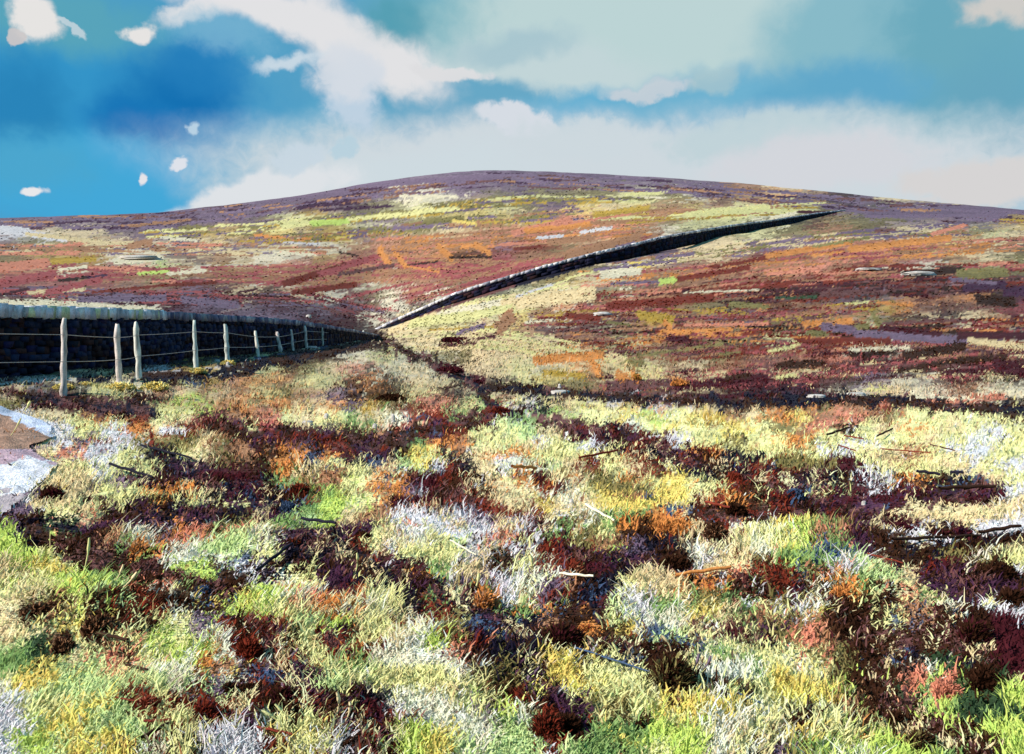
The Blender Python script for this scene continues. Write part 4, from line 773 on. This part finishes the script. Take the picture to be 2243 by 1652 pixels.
for q in [(2010,598,76,10,'long white stone slab on the red slope at the upper right'),(1900,590,60,6,'thin white stone left of the long slab on the red slope'),
 (1788,872,46,9,'white stone slab in the dark edge at the right, lower left of two'),(1877,862,50,10,'white stone slab in the dark edge at the right, upper right of two'),
 (1320,690,42,8,'pale stone on the brown slope right of the hillside wall'),(1226,842,8,11,'small upright white stone where the pale grass meets the dark edge'),
 (1228,862,44,8,'flat whitish stone in the grass below the small upright one'),(476,790,14,10,'white stone lying by the fifth fence post, upper left'),
 (499,802,8,12,'small white stone right at the fifth fence post foot'),(678,762,38,6,'flat pinkish stone behind the fence, beyond the ninth post'),
 (821,924,13,13,'small white stone in orange grass left of the rust patch'),(674,918,26,12,'white stone in green grass above the maroon heather'),(715,906,12,14,'little white stone in green grass, right of the wider one'),
 (861,914,10,22,'narrow pale stone standing in orange grass'),(1252,1096,12,20,'upright white stone in straw grass at the middle of the picture'),(872,1168,10,20,'upright white stone above the cream grass left of the centre'),
 (902,1174,26,12,'low white stone right of an upright one, left of the centre'),(1695,1016,12,18,'white stone leaning in rust growth right of the centre'),(1892,1100,12,10,'tiny grey white stone on the maroon heather at the right'),
 (310,563,92,10,'broad white slab on the far left hillside'),(676,692,14,8,'white stone just behind the top of the long wall')]:
    if q[4].startswith('flat pink'): stone(*q[:4], (236, 205, 200), q[4])
    else: stone(*q[:4], PW, q[4])
def stem(x0, y0, x1, y1, w, c, label, cat='dead stem', name='dead_stem', group='dead stems lying on the grass', lift=.05):
    pts = []; rs = []
    pa, da = spot(x0, y0); pb, db = spot(x1, y1)
    for k in range(9):
        f = k / 8; d = 1 / ((1 - f) / da + f / db); g_ = (d - da) / (db - da) if abs(db - da) > .02 * da else f
        p = pa + (pb - pa) * g_ + np.array([0, 0, lift * min(1, d / 6) + .16 * w * d / F * math.sin(k * 1.9 + x0) + w * d / F * .9]); pts.append(p); rs.append(w / 2 * d / F * (1.05 - .35 * abs(f - .4) + .12 * math.sin(k * 3.1)))
    v, f_ = tube(pts, rs, 6); o0 = pts[0]
    o = mesh_np(name, v, f_, 4, M_wood, np.tile(lin(PAL[c] if isinstance(c, str) else c) * .9, (len(v), 1)) * rng.uniform(.75, 1.15, (len(v), 1)), smooth_=True, origin=o0)
    return tag(o, label, cat, group)
for q in [(1283,1127,1346,1161,6,'w','white stick slanting down right in yellow grass at the centre'),(1225,1272,1300,1288,6,'w','pale stick lying across dark heather below the centre'),
 (986,1208,1043,1223,4,'w','thin white bent stick on cream grass left of the centre'),(1480,1296,1601,1290,8,'o','orange stick lying on pink and cream grass'),
 (1121,1056,1175,1048,8,'o','short orange stem on the pale grass, right of the maroon heather'),(1268,1022,1353,1010,5,'r','red stem on the grass above the centre'),
 (1261,1459,1423,1516,4,'B','long thin blue stem among brown heather at the bottom centre'),(1466,1504,1666,1561,4,'B','long thin blue stem running down right over the arched brown heather'),
 (561,1253,641,1221,7,'n','dark stem slanting up right on pale green grass at the left'),(661,1153,736,1171,7,'n','dark stem ending at the purple heather left of the centre'),
 (1955,1218,2142,1190,7,'b','long thick dark brown stem on pale grass at the right'),(2145,1182,2236,1178,8,'b','thick dark brown stem reaching the right edge'),
 (2058,1084,2180,1078,8,'b','thick dark brown stem above the straw grass at the right'),(2007,1054,2060,1058,7,'n','navy stem on the yellow-green grass, left one of two in line'),
 (2082,1054,2110,1057,7,'n','short navy stem on the yellow-green grass, right one of two in line'),(1849,966,1892,974,3,'r','thin dark red stem on the yellow-green field, upper left one'),
 (1836,991,1875,999,3,'r','thin dark red stem on the yellow-green field, lower left one'),(1930,997,2040,1010,3,'r','long thin red stem in the middle of the yellow-green field'),
 (2038,997,2092,1010,3,'m','thin dark red stem at the right of the yellow-green field'),(1811,966,1860,952,5,'b','brown stem slanting up right on the golden grass'),
 (1922,964,1955,955,4,'b','short brown stem on the yellow-green field, right of the golden grass'),(310,1640,372,1612,8,'b','thick brown stem near the bottom left corner grass'),
 (315,1607,374,1606,6,'r','red stem just above the thick brown one at the bottom left'),(432,1620,465,1606,5,'b','short dark stem in pale green grass, bottom left'),
 (370,1646,428,1625,6,'b','dark stem leading to the bottom edge at the lower left'),(276,1461,324,1480,6,'b','dark stem on mint grass at the left, pointing down right'),
 (212,1419,280,1430,7,'b','dark brown stem on pale grass below the tan stemmed heather'),(265,1404,298,1366,4,'r','thin red stem slanting up right at the lower left'),
 (252,1558,302,1566,4,'r','thin red stem in mint grass at the bottom left'),(310,985,420,1012,5,'n','dark stem on pale yellow grass at the left'),(240,1036,335,1060,6,'n','grey dark stem on straw grass ending at the purple heather'),
 (1545,1122,1600,1140,6,'r','twisted rust red stem left of the square brown clump'),(1900,1242,1978,1262,4,'r','thin red stem on green grass at the right'),(561,1632,640,1650,6,'r','red stem on the bottom edge left of the centre')]:
    stem(*q[:6], q[6])
# tall pale grass stalks standing clear of the turf
def stalk(x0, y0, x1, y1, w, c, label):
    p, d = spot(x0, y0); s = d / F; top = p + np.array([(x1 - x0) * s, 0, (y0 - y1) * s * 1.02]); pts = []; rs = []
    for k in range(8):
        f = k / 7; q = p + (top - p) * f; q[0] += .012 * math.sin(f * 3); q[2] -= .0 ; pts.append(q); rs.append(w / 2 * s * (.55 + .8 * math.exp(-((f - .78) / .2) ** 2)) * (1 + .2 * math.sin(k * 2.7)))
    v, f_ = tube(pts, rs, 5); o = mesh_np('grass_stalk', v, f_, 4, M_wood, np.tile(lin(PAL[c]) * .85, (len(v), 1)), smooth_=True, origin=p)
    return tag(o, label, 'grass stalk', 'tall pale grass stalks')
for q in [(181,1256,195,1176,5,'y','tall pale stalk in front of the dark bank at the left'),(778,1250,781,1205,5,'y','pale stalk in front of the purple heather left of the centre'),
 (50,905,66,878,5,'y','yellow stalk at the left edge below the fence'),(20,968,46,925,3,'y','thin yellow stalk over the grey track at the left edge'),(262,1330,300,1290,6,'t','straw stalk leaning right above the green tuft'),
 (244,1310,270,1262,5,'t','straw stalk leaning right over the dark green tuft at the left'),(735,1600,737,1545,7,'t','thick tan stalk on the brown heather at the bottom'),
 (752,1610,765,1560,6,'t','tan stalk leaning right on the brown heather at the bottom'),(620,1617,572,1582,5,'y','pale stalk leaning left at the foot of the upright brown clump'),
 (628,1612,601,1570,5,'y','shorter pale stalk leaning left on the upright brown clump'),(1269,1412,1248,1388,6,'y','pale stalk leaning left on dark heather below the centre'),
 (1320,1380,1303,1345,5,'y','pale stalk leaning left beside the orange tuft'),(1356,1480,1340,1434,5,'y','pale stalk leaning left in brown heather at the bottom centre'),
 (1312,1442,1285,1408,5,'t','tan stalk leaning left in brown heather left of the arched clump'),(1470,1462,1448,1428,6,'t','tan stalk on the arched brown clump'),
 (1502,1520,1530,1462,5,'v','grey stalk leaning right in cream grass, left one of two'),(1530,1506,1556,1468,5,'v','grey stalk leaning right in cream grass, right one of two'),
 (1164,1240,1160,1200,7,'y','yellow stalk in front of the crimson growth at the centre'),(1197,1272,1196,1246,6,'y','short yellow stalk right of the crimson growth'),
 (826,1208,834,1176,5,'y','pale stalk at the right end of the purple heather'),(1036,1292,1048,1250,6,'y','yellow stalk leaning right beside the orange clump'),
 (1738,1432,1734,1424,5,'y','short pale stalk right of the dark heather at the lower right'),(2130,1640,2176,1612,5,'t','bent tan stalk on the dark clump at the bottom right')]:
    stalk(*q)
print('blades', len(bxs), 'objects', len(bpy.data.objects))
